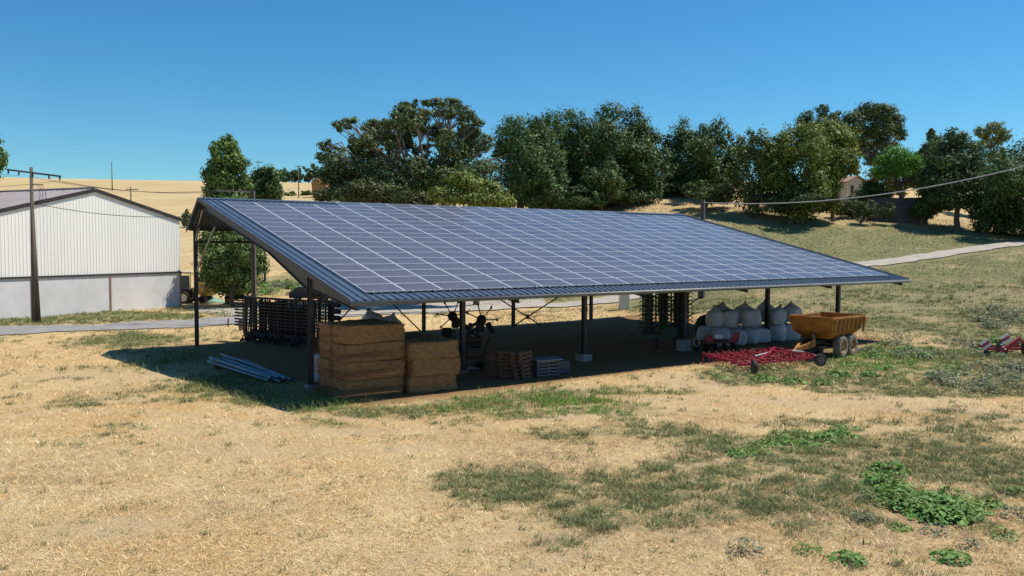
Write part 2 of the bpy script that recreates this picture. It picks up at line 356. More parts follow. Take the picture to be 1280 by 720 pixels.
# ------------------------------------------------------------------ ground sheet
th = np.concatenate([np.linspace(-180, -44, 40, endpoint=False), np.linspace(-44, 40, 470), np.linspace(40, 180, 42)[1:-1]])*math.pi/180
rr = np.concatenate([np.geomspace(6, 15, 14, endpoint=False), np.geomspace(15, 200, 330, endpoint=False), np.geomspace(200, 3500, 70)])
TH, RR = np.meshgrid(th, rr)
X = CAM[0]+RR*(np.sin(YAW+TH)); Y = CAM[1]+RR*(np.cos(YAW+TH))
Z = height(X.ravel(), Y.ravel())
nT, nR = len(th), len(rr)
V = np.c_[X.ravel(), Y.ravel(), Z]
i = np.arange(nR-1)[:, None]*nT; j = np.arange(nT)[None]; j2 = (j+1) % nT
Fc = np.stack([i+j, i+nT+j, i+nT+j2, i+j2], -1).reshape(-1, 4)
V = np.vstack([V, [[CAM[0], CAM[1], H(CAM[0], CAM[1])]]])
mg = bpy.data.materials.new('dry meadow ground'); mg.use_nodes = True
def ground_mat(m):
    t = m.node_tree; N = t.nodes; L = t.links; b = N['Principled BSDF']; b.inputs['Roughness'].default_value = .95; b.inputs['Specular IOR Level'].default_value = .15
    geo = N.new('ShaderNodeNewGeometry'); at = N.new('ShaderNodeAttribute'); at.attribute_name = 'mask'
    a2 = N.new('ShaderNodeAttribute'); a2.attribute_name = 'mask2'
    sp = N.new('ShaderNodeSeparateColor'); L.new(at.outputs['Color'], sp.inputs[0])
    s2 = N.new('ShaderNodeSeparateColor'); L.new(a2.outputs['Color'], s2.inputs[0])
    def noise(sc, det=6, vec=None, rough=.65):
        n = N.new('ShaderNodeTexNoise'); n.inputs['Scale'].default_value = sc; n.inputs['Detail'].default_value = det; n.inputs['Roughness'].default_value = rough
        L.new(vec or geo.outputs['Position'], n.inputs['Vector']); return n.outputs[0]
    def rng_(s, a, b_, lo=0, hi=1):
        n = N.new('ShaderNodeMapRange'); n.inputs[1].default_value = a; n.inputs[2].default_value = b_; n.inputs[3].default_value = lo; n.inputs[4].default_value = hi
        L.new(s, n.inputs[0]); return n.outputs[0]
    def mix(fac, a, b_, typ='MIX'):
        n = N.new('ShaderNodeMix'); n.data_type = 'RGBA'; n.blend_type = typ
        if isinstance(fac, float): n.inputs[0].default_value = fac
        else: L.new(fac, n.inputs[0])
        for k, q in ((6, a), (7, b_)):
            if isinstance(q, tuple): n.inputs[k].default_value = (*q, 1)
            else: L.new(q, n.inputs[k])
        return n.outputs[2]
    def math_(op, a, b_):
        n = N.new('ShaderNodeMath'); n.operation = op; n.use_clamp = True
        for k, q in ((0, a), (1, b_)):
            if isinstance(q, float): n.inputs[k].default_value = q
            else: L.new(q, n.inputs[k])
        return n.outputs[0]
    fine = noise(7, 8, rough=.75); mid = noise(.55, 7); big = noise(.13, 5)
    mp = N.new('ShaderNodeMapping'); mp.inputs['Rotation'].default_value = (0, 0, .5); mp.inputs['Scale'].default_value = (1, 6, 1); L.new(geo.outputs['Position'], mp.inputs[0])
    streak = noise(3.5, 6, mp.outputs[0], .7)
    straw = mix(rng_(mid, .35, .65), (.74, .54, .275), (.59, .40, .18))
    straw = mix(rng_(big, .42, .6), straw, (.62, .37, .135))
    straw = mix(rng_(noise(.32, 6), .52, .66, 0, .75), straw, (.78, .585, .31))
    straw = mix(rng_(noise(1.3, 7, rough=.7), .5, .68, 0, .65), straw, (.44, .265, .11))
    straw = mix(rng_(fine, .45, .64, 0, .9), straw, (.78, .60, .34))
    straw = mix(rng_(noise(11, 6, rough=.8), .52, .64, 0, .6), straw, (.34, .20, .08))
    straw = mix(rng_(streak, .52, .75, 0, .5), straw, (.28, .165, .07))
    # bare soil
    bare = mix(rng_(fine, .35, .65), (.66, .49, .28), (.52, .36, .185))
    c = mix(sp.outputs[2], straw, bare)
    brown = mix(rng_(fine, .35, .7), (.43, .28, .15), (.29, .185, .10))
    c = mix(math_('MULTIPLY', sp.outputs[1], rng_(noise(2.2, 7), .35, .6)), c, brown)
    green = mix(rng_(noise(1.7, 6), .35, .65), (.10, .13, .042), (.19, .18, .08))
    hill = mix(rng_(noise(.4, 7, rough=.7), .4, .6), (.335, .275, .15), (.245, .235, .105))
    hill = mix(rng_(fine, .42, .68, 0, .6), hill, (.42, .335, .19))
    c = mix(math_('MULTIPLY', s2.outputs[2], rng_(noise(.22, 6, rough=.7), .30, .5, .35, 1)), c, hill)
    c = mix(math_('MULTIPLY', sp.outputs[0], rng_(noise(2.6, 8, rough=.8), .4, .56, .2, 1)), c, green)
    field = mix(rng_(noise(.05, 5), .35, .65), (.58, .44, .235), (.50, .365, .18))
    mp2 = N.new('ShaderNodeMapping'); mp2.inputs['Rotation'].default_value = (0, 0, 1.1); mp2.inputs['Scale'].default_value = (.012, .16, .05); L.new(geo.outputs['Position'], mp2.inputs[0])
    field = mix(rng_(noise(1.6, 4, mp2.outputs[0]), .48, .62, 0, .55), field, (.42, .305, .14))
    c = mix(s2.outputs[0], c, field)
    soil = mix(rng_(fine, .35, .65), (.36, .215, .095), (.24, .14, .065))
    c = mix(s2.outputs[1], c, soil)
    L.new(c, b.inputs['Base Color'])
    bp = N.new('ShaderNodeBump'); bp.inputs['Strength'].default_value = .85; bp.inputs['Distance'].default_value = .085
    ad = N.new('ShaderNodeMath'); ad.operation = 'ADD'; L.new(fine, ad.inputs[0]); L.new(noise(26, 4), ad.inputs[1])
    L.new(ad.outputs[0], bp.inputs['Height']); L.new(bp.outputs[0], b.inputs['Normal'])
ground_mat(mg)
ground = np_mesh('ground', V, Fc, mg, smooth=True)
cap = len(V)-1
# close the disc under the camera
import bmesh
bm = bmesh.new(); bm.from_mesh(ground.data); bm.verts.ensure_lookup_table()
for k in range(nT): bm.faces.new((bm.verts[cap], bm.verts[(k+1) % nT], bm.verts[k])).smooth = True
bmesh.ops.recalc_face_normals(bm, faces=bm.faces[:]); bm.to_mesh(ground.data); bm.free()
if ground.data.polygons[1000].normal.z < 0: ground.data.flip_normals()
g, br, ba, sh = masks(V[:, 0], V[:, 1])
dd = (V[:, :2]-CAM[:2])@FWD; uu = 640+F*((V[:, :2]-CAM[:2])@RGT)/np.maximum(dd, 1)
fld = np.clip((dd-118)/25, 0, 1)*np.clip((560-uu)/80, 0, 1)
g = np.where(fld > .5, 0, g)
hil = np.clip((dd-40)/14, 0, 1)*np.clip((V[:, 0]-34+V[:, 1]*.0)/6, 0, 1)*np.clip((132-dd)/30, .25, 1)*(.55+.9*(fbm(V[:, 0]*.12, V[:, 1]*.12, 66)-.3)).clip(0, 1)*1.25
hil = np.maximum(hil, np.clip((dd-72)/10, 0, 1)*np.clip((uu-860)/60, 0, 1)*np.clip((118-dd)/12, 0, 1)).clip(0, 1)
a = ground.data.attributes.new('mask', 'FLOAT_COLOR', 'POINT'); a.data.foreach_set('color', np.c_[g, br, ba, np.ones(len(g))].astype(np.float32).ravel())
a = ground.data.attributes.new('mask2', 'FLOAT_COLOR', 'POINT'); a.data.foreach_set('color', np.c_[fld, sh, hil, np.ones(len(g))].astype(np.float32).ravel())
structure(ground)

# ------------------------------------------------------------------ roads (sheets following the ground)
def ribbon(name, pts, wd, m, off=.05, n=140, jag=.25, cross=7):
    P = np.array(pts, float); s = np.r_[0, np.cumsum(np.hypot(*np.diff(P[:, :2], axis=0).T))]
    t = np.linspace(0, s[-1], n)
    x = np.interp(t, s, P[:, 0]); y = np.interp(t, s, P[:, 1])
    k = np.hanning(21); k /= k.sum()
    sm = lambda q: np.convolve(np.r_[np.full(10, q[0])-(np.arange(10, 0, -1))*(q[1]-q[0]), q, np.full(10, q[-1])+np.arange(1, 11)*(q[-1]-q[-2])], k, 'valid')
    x = sm(x); y = sm(y); tx = np.gradient(x); ty = np.gradient(y); l = np.hypot(tx, ty); nx, ny = -ty/l, tx/l
    Vs = []
    for c in range(cross):
        q = (c/(cross-1)-.5)*wd; e = (fbm(t*.6, t*0+c, 61)-.5)*jag*2 if c in (0, cross-1) else 0
        px, py = x+nx*(q+e), y+ny*(q+e); hz = height(px, py)
        Vs.append(np.c_[px, py, hz+off])
    Vs = np.stack(Vs, 1).reshape(-1, 3)
    i = np.arange(n-1)[:, None]*cross; j = np.arange(cross-1)[None]
    return structure(np_mesh(name, Vs, np.stack([i+j, i+j+1, i+cross+j+1, i+cross+j], -1).reshape(-1, 4), m, smooth=True))
rd = [gp(-260, 421), gp(-120, 418), gp(0, 414.5), gp(150, 409), gp(290, 401), gp(430, 394.5), gp(560, 388), gp(680, 382), gp(790, 372)]
rd += [gd(890, 86), gd(985, 88), gp(1085, 331), gp(1180, 318), gp(1280, 304), gd(1400, 108), gd(1600, 118)]
r1 = [q for q in rd[:5]]; r2 = rd[4:]
ribbon('road', rd[:7], 5.0, M['road'], .05, 200)
ribbon('track', rd[5:], 2.7, M['gravel'], .085, 260, .4)
yard = [gp(255, 391), gp(330, 387), gp(430, 385), gp(560, 381), gp(680, 376)]
ribbon('yard', yard, 9, M['gravel'], .025, 120, .9, 13)

# ------------------------------------------------------------------ the solar shed
CT, TN = math.cos(.2324), math.tan(.2324); ZE = 4.063       # roof slope, height of the panel plane at Y=0
X0, BAY, YF, YB = -.585, 7.253, 3.755, 19.81
EY, RY, BY = -.72, 17.85, 20.7                                # eave, ridge, back eave
XL, XR = -.95, 36.15
RZ = ZE+RY*TN
BTN = (RZ-6.72)/(20.1-RY)
def zr(y): return ZE-.10+y*TN if y <= RY else RZ-.10-(y-RY)*BTN
shed = thing('open_shed', (17, 10, 0), 'large open sided farm shed with a sloping roof covered in solar panels', 'shed')
# corrugated sheets
def sheet(y0, y1, name):
    mb = MB(); p = .3333; n = int(round((XR-XL)/p)); xs = []
    for k in range(n):
        x = XL+k*(XR-XL)/n
        xs += [(x, 0), (x+.21, 0), (x+.245, .045), (x+.295, .045)]
    xs.append((XR, 0)); vs_ = []
    for y in (y0, y1):
        for dz in (0, -.02):
            vs_ += [(x, y, zr(y)+z+dz) for x, z in xs]
    q = len(xs); fs = []
    for k in range(q-1):
        fs.append((k, k+1, 2*q+k+1, 2*q+k)); fs.append((q+k+1, q+k, 3*q+k, 3*q+k+1)); fs.append((k+1, k, q+k, q+k+1)); fs.append((2*q+k, 2*q+k+1, 3*q+k+1, 3*q+k))
    mb.add(vs_, fs); return mb.build(name, M['sheet'], shed)
sheet(EY, RY, 'roof_sheet'); sheet(RY+.001, BY-.5, 'roof_sheet')
mb = MB()
mb.prism([(XL-.02, RY-.22, zr(RY-.22)+.052), (XL-.02, RY, zr(RY)+.06), (XL-.02, RY+.22, zr(RY+.22)+.055), (XL-.02, RY, zr(RY)+.075)], (XR-XL+.04, 0, 0)).build('ridge_cap', M['sheet'], shed)
for x0 in (XL-.035, XR+.003):
    mb = MB()
    for ya, yb in ((EY, RY), (RY+.002, BY-.5)):
        mb.prism([(x0, ya, zr(ya)-.15), (x0, yb, zr(yb)-.15), (x0, yb, zr(yb)+.07), (x0, ya, zr(ya)+.07)], (.03, 0, 0))
    mb.build('verge_trim', M['flash'], shed)
mb = MB(); ge = EY-.075
mb.tube([(XL-.02, ge, zr(EY)-.10), (XR+.02, ge, zr(EY)-.10)], .085, 12).build('gutter', M['gutter'], shed, True)
# panels
PW, PH = 1.67, 1.011
def panel_mb(mb, T):
    a, b, h, f = PW-.020, PH-.018,   .04, .031
    L = [(0, 0), (a, 0), (a, b), (0, b)]; I = [(f, f*.62), (a-f, f*.62), (a-f, b-f*.62), (f, b-f*.62)]
    tr = lambda q, z: T(q[0]+.011, q[1]+.01, z)
    vs_ = [tr(q, 0) for q in L]+[tr(q, h) for q in L]+[tr(q, h) for q in I]+[tr(q, h-.004) for q in I]
    mb.mi = 0
    mb.add(vs_, [(0, 1, 5, 4), (1, 2, 6, 5), (2, 3, 7, 6), (3, 0, 4, 7), (3, 2, 1, 0)]+[(4+k, 4+(k+1) % 4, 8+(k+1) % 4, 8+k) for k in range(4)]+[(8+k, 8+(k+1) % 4, 12+(k+1) % 4, 12+k) for k in range(4)])
    mb.mi = 1; mb.add([tr(q, h-.004) for q in I], [(0, 1, 2, 3)])
ST, CTn = math.sin(.2324), math.cos(.2324)
slope = lambda x, s, z: (x, s*CTn-z*ST, s*ST+z*CTn)
pm = MB(); panel_mb(pm, slope)
proto = pm.build('solar_panel', [M['frame'], M['cell']], None)
cells = [(i_, j_) for j_ in range(18) for i_ in range(21) if j_ < 17 or 4 <= i_ <= 16]
def area(c):
    P = CAM-np.array([c[0]*PW, c[1]*PH*CTn, ZE+c[1]*PH*ST]); nrm = np.array([0, -ST, CTn])
    return (P@nrm)/np.linalg.norm(P)/depth([c[0]*PW, c[1]*PH*CTn])**2
cells.sort(key=area, reverse=True)
for k, (i_, j_) in enumerate(cells[:100]):
    o = proto if k == 0 else proto.copy()
    if k: C.objects.link(o)
    o.parent = shed; o.location = (i_*PW-17, j_*PH*CTn-10, ZE-.04+j_*PH*ST)
mb = MB()
for i_, j_ in cells[100:]:
    panel_mb(mb, lambda x, s, z, a=i_, b=j_: slope(a*PW+x, b*PH+s, z-.04) if False else tuple(np.array(slope(x, s, z))+np.array([a*PW, b*PH*CTn, ZE-.04+b*PH*ST])))
stuff(mb.build('solar_panels', [M['frame'], M['cell']], shed))
mb = MB()
for i_ in range(21):
    for q in (.3, 1.28): mb.box((i_*PW+q, -.03, ZE+.0), (.07, .06, .06))
mb.build('panel_clamps', M['frame'], shed)
# steel frame
zu = lambda y: zr(y)-.23                                      # underside of purlins
for k in range(6):
    x = X0+k*BAY
    for y, wd in ((YF, .26), (YB, .24)):
        zb = H(x, y)-.3; zt = zu(y)-.02
        fh_ = (.15, .15, .34, .62, .3, .2)[k] if y == YF else .1; fz = .3+fh_
        mb = MB()
        for s_ in (-1, 1): mb.box((x, y+s_*(wd/2-.009), (zb+fz+zt)/2), (.17, .018, zt-zb-fz))
        mb.box((x, y, (zb+fz+zt)/2), (.014, wd-.037, zt-zb-fz))
        mb.box((x, y, H(x, y)+fh_+.012), (.3, .4, .025))
        c = mb.build('column', M['steel'], shed)
        fw = .6 if k in (2, 3) else .42
        if y == YF: MB().box((x, y, H(x, y)+(fh_-.3)/2-.002), (fw, fw+.05, fh_+.3), .03).build('footing', M['conc'], c)
    mb = MB(); wv = .012
    d0 = .27
    pol = [(x-wv/2, EY+.15, zu(EY+.15)), (x-wv/2, RY, zu(RY)), (x-wv/2, YB, zu(YB)), (x-wv/2, YB, zu(YB)-.45), (x-wv/2, RY, zu(RY)-d0-.15), (x-wv/2, YF+4.6, zu(YF+4.6)-d0), (x-wv/2, YF+.3, zu(YF)-.60), (x-wv/2, YF-.2, zu(YF)-.60), (x-wv/2, EY+.15, zu(EY+.15)-.15)]
    mb.prism(pol, (wv, 0, 0))
    for a_, b_ in ((0, 1), (1, 2), (3, 4), (4, 5), (5, 6), (7, 8)):
        A = Vector(pol[a_]); B = Vector(pol[b_]); A.x = B.x = x; up = Vector((1, 0, 0)).cross(B-A).normalized()*.009*(1 if a_ < 2 else -1)
        A, B = A-up*1.2, B-up*1.2
        mb.bar(A, B, .17, .016)
    mb.build('rafter', M['steel'], shed)
for y in list(np.arange(EY+.35, RY-.2, 1.53))+[RY+.5, YB+.15]:
    MB().bar((XL+.1, y, zr(y)-.125), (XR-.1, y, zr(y)-.125), .06, .19).build('purlin', M['steel'], shed)
MB().bar((X0+.1, YF, 3.66), (X0+5*BAY-.1, YF, 3.66), .09, .12).build('tie_beam', M['steel'], shed)
MB().bar((X0+.1, YB, 5.9), (X0+5*BAY-.1, YB, 5.9), .09, .12).build('tie_beam', M['steel'], shed)
MB().tube([onX(269, 283, X0), onX(245, 341, X0)], .05, 8).build('knee_brace', M['galv'], shed)
MB().tube([(X0, RY+.25, zr(RY)-.25), (X0, YB-.05, zr(YB)-.95)], .055, 8).build('knee_brace', M['galv'], shed)
for (a_, b_) in (((598, 357), (722, 436)), ((718, 358), (598, 436)), ((489, 378), (531, 419)), ((443, 381), (402, 424))):
    MB().tube([onY(*a_, YB-.12), onY(*b_, YB-.12)], .045, 6).build('cross_brace', M['steel'], shed)
q = onY(659.5, 396, YB-.15); MB().box(q, (.3, .05, .3), 0).build('gusset_plate', M['steel'], shed)

# ------------------------------------------------------------------ white barn on the left
ga = YAW+R(27); G = np.array([math.sin(ga), math.cos(ga), 0]); Rg = np.array([-math.cos(ga), math.sin(ga), 0]); NF = -Rg   # gable direction, ridge direction, outward
br_ = gp(226, 382)
def ongable(u, v):
    w_ = ray(u, v); t = ((br_-CAM)@NF)/(w_@NF); return CAM+w_*t
pk = ongable(118, 236); ev = ongable(230, 273); mid_ = ongable(222, 341)
hw = (br_-pk)@G; zrid = pk[2]; zev = ev[2]; zmid = mid_[2]
barn = thing('barn', (br_[0], br_[1], br_[2]), 'long white metal clad barn on a grey concrete base', 'barn')
def bp_(s, l, z): q = br_+G*s+Rg*l; return (q[0], q[1], z)     # s: along gable from the right corner (negative = left), l: back along the ridge
zb0 = br_[2]-.6; LB = 34
mb = MB(); n = int(2*hw/.28)
# ribbed cladding profile on the gable
top = lambda s: zrid-.18-abs(s+hw)*(zrid-zev)/hw
prof = []
for k in range(n):
    s0 = -2*hw+k*2*hw/n; p_ = 2*hw/n
    prof += [(s0, 0), (s0+p_*.62, 0), (s0+p_*.72, -.02), (s0+p_*.9, -.02)]
prof.append((0, 0))
vs_ = [bp_(s, l, zmid) for s, l in prof]+[bp_(s, l, top(s)) for s, l in prof]; q = len(prof)
mb.add(vs_, [(k, k+1, q+k+1, q+k) for k in range(q-1)])
mb.add([bp_(0, 0, zmid), bp_(0, LB, zmid), bp_(0, LB, zev-.2), bp_(0, 0, zev-.2)], [(0, 1, 2, 3)])
mb.add([bp_(-2*hw, 0, zmid), bp_(-2*hw, LB, zmid), bp_(-2*hw, LB, zev-.2), bp_(-2*hw, 0, zev-.2)], [(3, 2, 1, 0)])
mb.add([bp_(-2*hw, LB, zmid), bp_(0, LB, zmid), bp_(0, LB, zev-.2), bp_(-hw, LB, zrid-.2), bp_(-2*hw, LB, zev-.2)], [(0, 1, 2, 3, 4)])
mb.build('cladding', M['white_sheet'], barn)
mb = MB(); mb.prism([bp_(-2*hw-.02, -.06, zb0), bp_(.02, -.06, zb0), bp_(.02, LB, zb0), bp_(-2*hw-.02, LB, zb0)], (0, 0, zmid-zb0)).build('base_wall', M['conc_wall'], barn)
MB().bar(bp_(-2*hw, -.10, zmid+.06), bp_(.05, -.10, zmid+.06), .1, .14).build('sill_trim', M['trim'], barn)
for s in (-.10, -7.4, -14.3, -21.4):
    if s > -2*hw: MB().box(Vector(bp_(s, -.08, (zb0+zmid)/2)), (.13, .10, zmid-zb0), 0, math.atan2(G[1], G[0])).build('steel_post', M['rust'], barn)
mb = MB()
sl = (zrid-zev)/hw
for sd_ in (-1, 1):
    a0, a1 = -hw, -hw+sd_*(hw+.45)
    z0, z1 = zrid, zrid-sl*(hw+.45)
    # corrugated fibre cement as a shallow wave along the ridge
    nn = 90; vs_ = []
    for k in range(nn+1):
        l = -.10+(LB+.45)*k/nn; dz = .03*(k % 2)
        vs_ += [bp_(a0, l, z0+dz), bp_(a1, l, z1+dz), bp_(a0, l, z0+dz-.06), bp_(a1, l, z1+dz-.06)]
    fs = []
    for k in range(nn): b4 = k*4; fs += [(b4, b4+1, b4+5, b4+4), (b4+3, b4+2, b4+6, b4+7), (b4+1, b4+3, b4+7, b4+5)]
    mb.add(vs_, fs)
mb.build('roof', M['fibro'], barn)
mb = MB()
for sd_ in (-1, 1):
    a1 = -hw+sd_*(hw+.47)
    mb.prism([bp_(-hw, -.13, zrid+.05), bp_(a1, -.13, zrid-sl*(hw+.47)+.05), bp_(a1, -.13, zrid-sl*(hw+.47)-.26), bp_(-hw, -.13, zrid-.26)], Rg*.03)
mb.build('verge_trim', M['trim'], barn)
MB().tube([bp_(-hw, -.14, zrid+.06), bp_(-hw, LB+.4, zrid+.06)], .11, 8).build('ridge_cap', M['fibro'], barn)

# ------------------------------------------------------------------ poles and cables
def cable(name, a, b, sag, r, m, label, n=24):
    a = np.array(a); b = np.array(b); t = np.linspace(0, 1, n)[:, None]; P = a+(b-a)*t; P[:, 2] -= (4*sag*t*(1-t))[:, 0]
    return tag(MB().tube(P, r, 5).build(name, m, None, True), label, 'cable')
lp = gp(43, 403); dl = depth(lp)
pole = thing('utility_pole', lp, 'tall weathered wooden utility pole with a crossarm in front of the white barn', 'utility pole')
tp = pt(39, 209, dl); hp = tp[2]
mb = MB(); mb.tube([(lp[0], lp[1], lp[2]-.5), (tp[0], tp[1], hp)], [.17, .11], 10).build('post', M['wood_pole'], pole, True)
l2 = gp(49, 403); t2 = pt(40.5, 252, dl+.2)
MB().tube([(l2[0], l2[1], l2[2]-.5), tuple(t2)], [.14, .09], 10).build('stay_post', M['wood_pole'], pole, True)
ca, cb = pt(9, 212, dl+.4), pt(76, 220.5, dl-.6)
MB().bar(ca, cb, .09, .12).build('crossarm', M['steel'], pole)
MB().tube([pt(40, 231, dl-.1), pt(54, 231, dl-.3)], .04, 6).build('bracket', M['steel'], pole)
ins = []
for f_ in (.02, .22, .48, .78, .98):
    q = ca+(cb-ca)*f_; e = q+np.array([0, 0, -.32])
    MB().lathe([(.02, .05), (.06, 0), (.035, -.06), (.07, -.1), (.035, -.16), (.075, -.2), (.02, -.3)], q, (0, 0, 1), 8).build('insulator', M['insul'], pole, True); ins.append(e)
for k in range(3):
    a_ = pt(46+k*3, 232, dl-.2); b_ = pt(43, 255, dl-.2)
    mid3 = (a_+b_)/2+np.array([.25+.12*k, -.1, -.25])
    MB().tube([a_, (a_+mid3)/2+np.array([.1, 0, 0]), mid3, (b_+mid3)/2, b_], .018, 5).build('jumper_wire', M['wire'], pole, True)
p2 = gd(317, 62); d2 = depth(p2)
def concrete_pole(b, d, vtop, u, label, wd=.32):
    t = thing('concrete_pole', b, label, 'utility pole'); tp_ = pt(u, vtop, d); h = tp_[2]-b[2]
    h1, h2 = wd/2, wd/2*.62
    # H shaped tapering post: one dark and one pale flange and a dark recessed web
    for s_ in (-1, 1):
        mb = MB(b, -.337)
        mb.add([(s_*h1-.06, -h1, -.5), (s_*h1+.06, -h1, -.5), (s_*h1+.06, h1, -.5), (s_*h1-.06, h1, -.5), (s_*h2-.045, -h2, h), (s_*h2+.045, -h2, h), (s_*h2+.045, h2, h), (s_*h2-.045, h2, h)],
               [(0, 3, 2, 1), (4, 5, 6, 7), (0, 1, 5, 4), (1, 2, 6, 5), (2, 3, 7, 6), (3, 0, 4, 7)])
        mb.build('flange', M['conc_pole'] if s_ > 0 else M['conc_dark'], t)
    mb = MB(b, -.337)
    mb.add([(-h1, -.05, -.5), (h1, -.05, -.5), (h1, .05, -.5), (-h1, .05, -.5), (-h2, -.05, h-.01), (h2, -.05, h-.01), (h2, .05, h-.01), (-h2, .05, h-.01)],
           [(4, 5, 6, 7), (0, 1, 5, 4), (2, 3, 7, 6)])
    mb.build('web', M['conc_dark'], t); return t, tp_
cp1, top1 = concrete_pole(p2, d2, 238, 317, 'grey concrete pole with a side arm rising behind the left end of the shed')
MB().bar(pt(319, 240.5, d2), pt(270, 238, d2-.5), .07, .09).build('crossarm', M['conc_pole'], cp1)
for u_ in (272, 290, 306): MB().lathe([(.02, .16), (.06, .1), (.04, .06), (.07, .02), (.03, 0)], pt(u_, 239.5-(306-u_)*.03, d2-.4), (0, 0, 1), 8).build('insulator', M['insul'], cp1, True)
p3 = gd(877, 76); d3 = depth(p3)
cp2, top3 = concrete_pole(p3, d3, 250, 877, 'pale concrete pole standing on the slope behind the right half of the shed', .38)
for k, u_ in enumerate((272, 290, 306)):
    cable('overhead_wire', ins[2+k if k else 2], pt(u_, 237.5, d2-.4), .5, .012, M['wire'], ['rearmost', 'middle', 'foremost'][k]+' thin wire from the wooden pole crossarm to the concrete pole arm')
cable('overhead_wire', pt(42, 254, dl), pt(317, 262, d2), .75, .022, M['wire'], 'thick low cable crossing in front of the white barn gable')
for k, f_ in enumerate((0, 1, 4)):
    e = ins[f_]; cable('overhead_wire', e, pt(-160, [202, 208, 236][k], dl+6), .3, .012, M['wire'], ['far thin wire', 'near thin wire', 'low thin wire'][k]+' leaving the wooden pole towards the left')
cable('overhead_cable', pt(877, 253, d3-.3), pt(1430, 163, 62), 1.75, .045, M['wire_pale'], 'thick pale sagging cable running from the concrete pole to the upper right')

# ------------------------------------------------------------------ vegetation tools
def leaves_from(cent, nrm, size, col, jitter=.25, asp=.62):
    n = len(cent); r1 = rng.normal(size=(n, 3)); nn = nrm+rng.normal(size=(n, 3))*.5; nn /= np.linalg.norm(nn, axis=1)[:, None]+1e-9
    a = np.cross(nn, r1); a /= np.linalg.norm(a, axis=1)[:, None]+1e-9; b = np.cross(nn, a)
    s = (size*.36*np.exp(rng.normal(0, .33, n))*2.5).clip(size*.35, size*1.9)[:, None]; a = a*s; b = b*s*asp
    V = np.stack([cent-a*.5, cent+b*.5+a*.05, cent+a*.5, cent-b*.5+a*.05], 1)
    V[:, [1, 3]] += (nn*s*.12)[:, None]
    c = np.repeat(col*(1+rng.normal(0, jitter, n))[:, None].clip(.4, 1.8), 4, 0)
    return V.reshape(-1, 3), np.arange(n*4).reshape(-1, 4), c
def crown_np(cl, nleaf, size, base, jit=.25):
    """cl: list of (centre xyz, radii xyz); leaves in tufts near the outside of each clump"""
    vol = np.array([np.prod(r)**(2/3) for c, r in cl]); num = (nleaf*vol/vol.sum()).astype(int)+8
    C_, N_2, K_ = [], [], []
    base = np.array(base)
    for (c, r), n in zip(cl, num):
        c = np.array(c); r = np.array(r); nt_ = max(6, int(n/34))
        d = rng.normal(size=(nt_, 3)); d /= np.linalg.norm(d, axis=1)[:, None]
        rad = rng.uniform(.22, 1.04, nt_)**.5
        tc = c+d*r*rad[:, None]; tint = rng.normal(0, .13, nt_); yel = rng.normal(0, .07, nt_)
        k = rng.integers(0, nt_, n)
        o1 = rng.normal(size=(n, 3)); o1[:, 2] *= .8; sp_ = rng.uniform(.15, .27, nt_)[k][:, None]
        off = o1*r*sp_
        p = tc[k]+off; C_.append(p); N_2.append(o1*.75+d[k]*.55+np.array([0, 0, .45]))
        col = base[None]*(1+tint[k])[:, None]; col = col*np.c_[1+yel[k], np.ones(n), 1-yel[k]]; K_.append(col)
    return leaves_from(np.vstack(C_), np.vstack(N_2), size, np.vstack(K_), jit)
def limbs(mb, a, b, r0, r1, bend=.12, n=5):
    a = np.array(a); b = np.array(b); L_ = np.linalg.norm(b-a); P = []
    o = rng.normal(size=3)*bend*L_; o2 = rng.normal(size=3)*bend*L_*.5
    for k in range(n):
        t = k/(n-1); P.append(a+(b-a)*t+o*math.sin(math.pi*t)*.5+o2*math.sin(2*math.pi*t)*.5+np.array([0, 0, .06*L_*math.sin(math.pi*t)]))
    mb.tube(P, [r0+(r1-r0)*k/(n-1) for k in range(n)], 7, False); return P
GREEN_DARK = (.030, .050, .018); GREEN_OAK = (.042, .056, .024); GREEN_MID = (.048, .076, .022); GREEN_YEL = (.085, .088, .022); GREEN_PALE = (.075, .09, .045); GREEN_BRIGHT = (.05, .115, .022); GREEN_OLIVE = (.06, .07, .028)
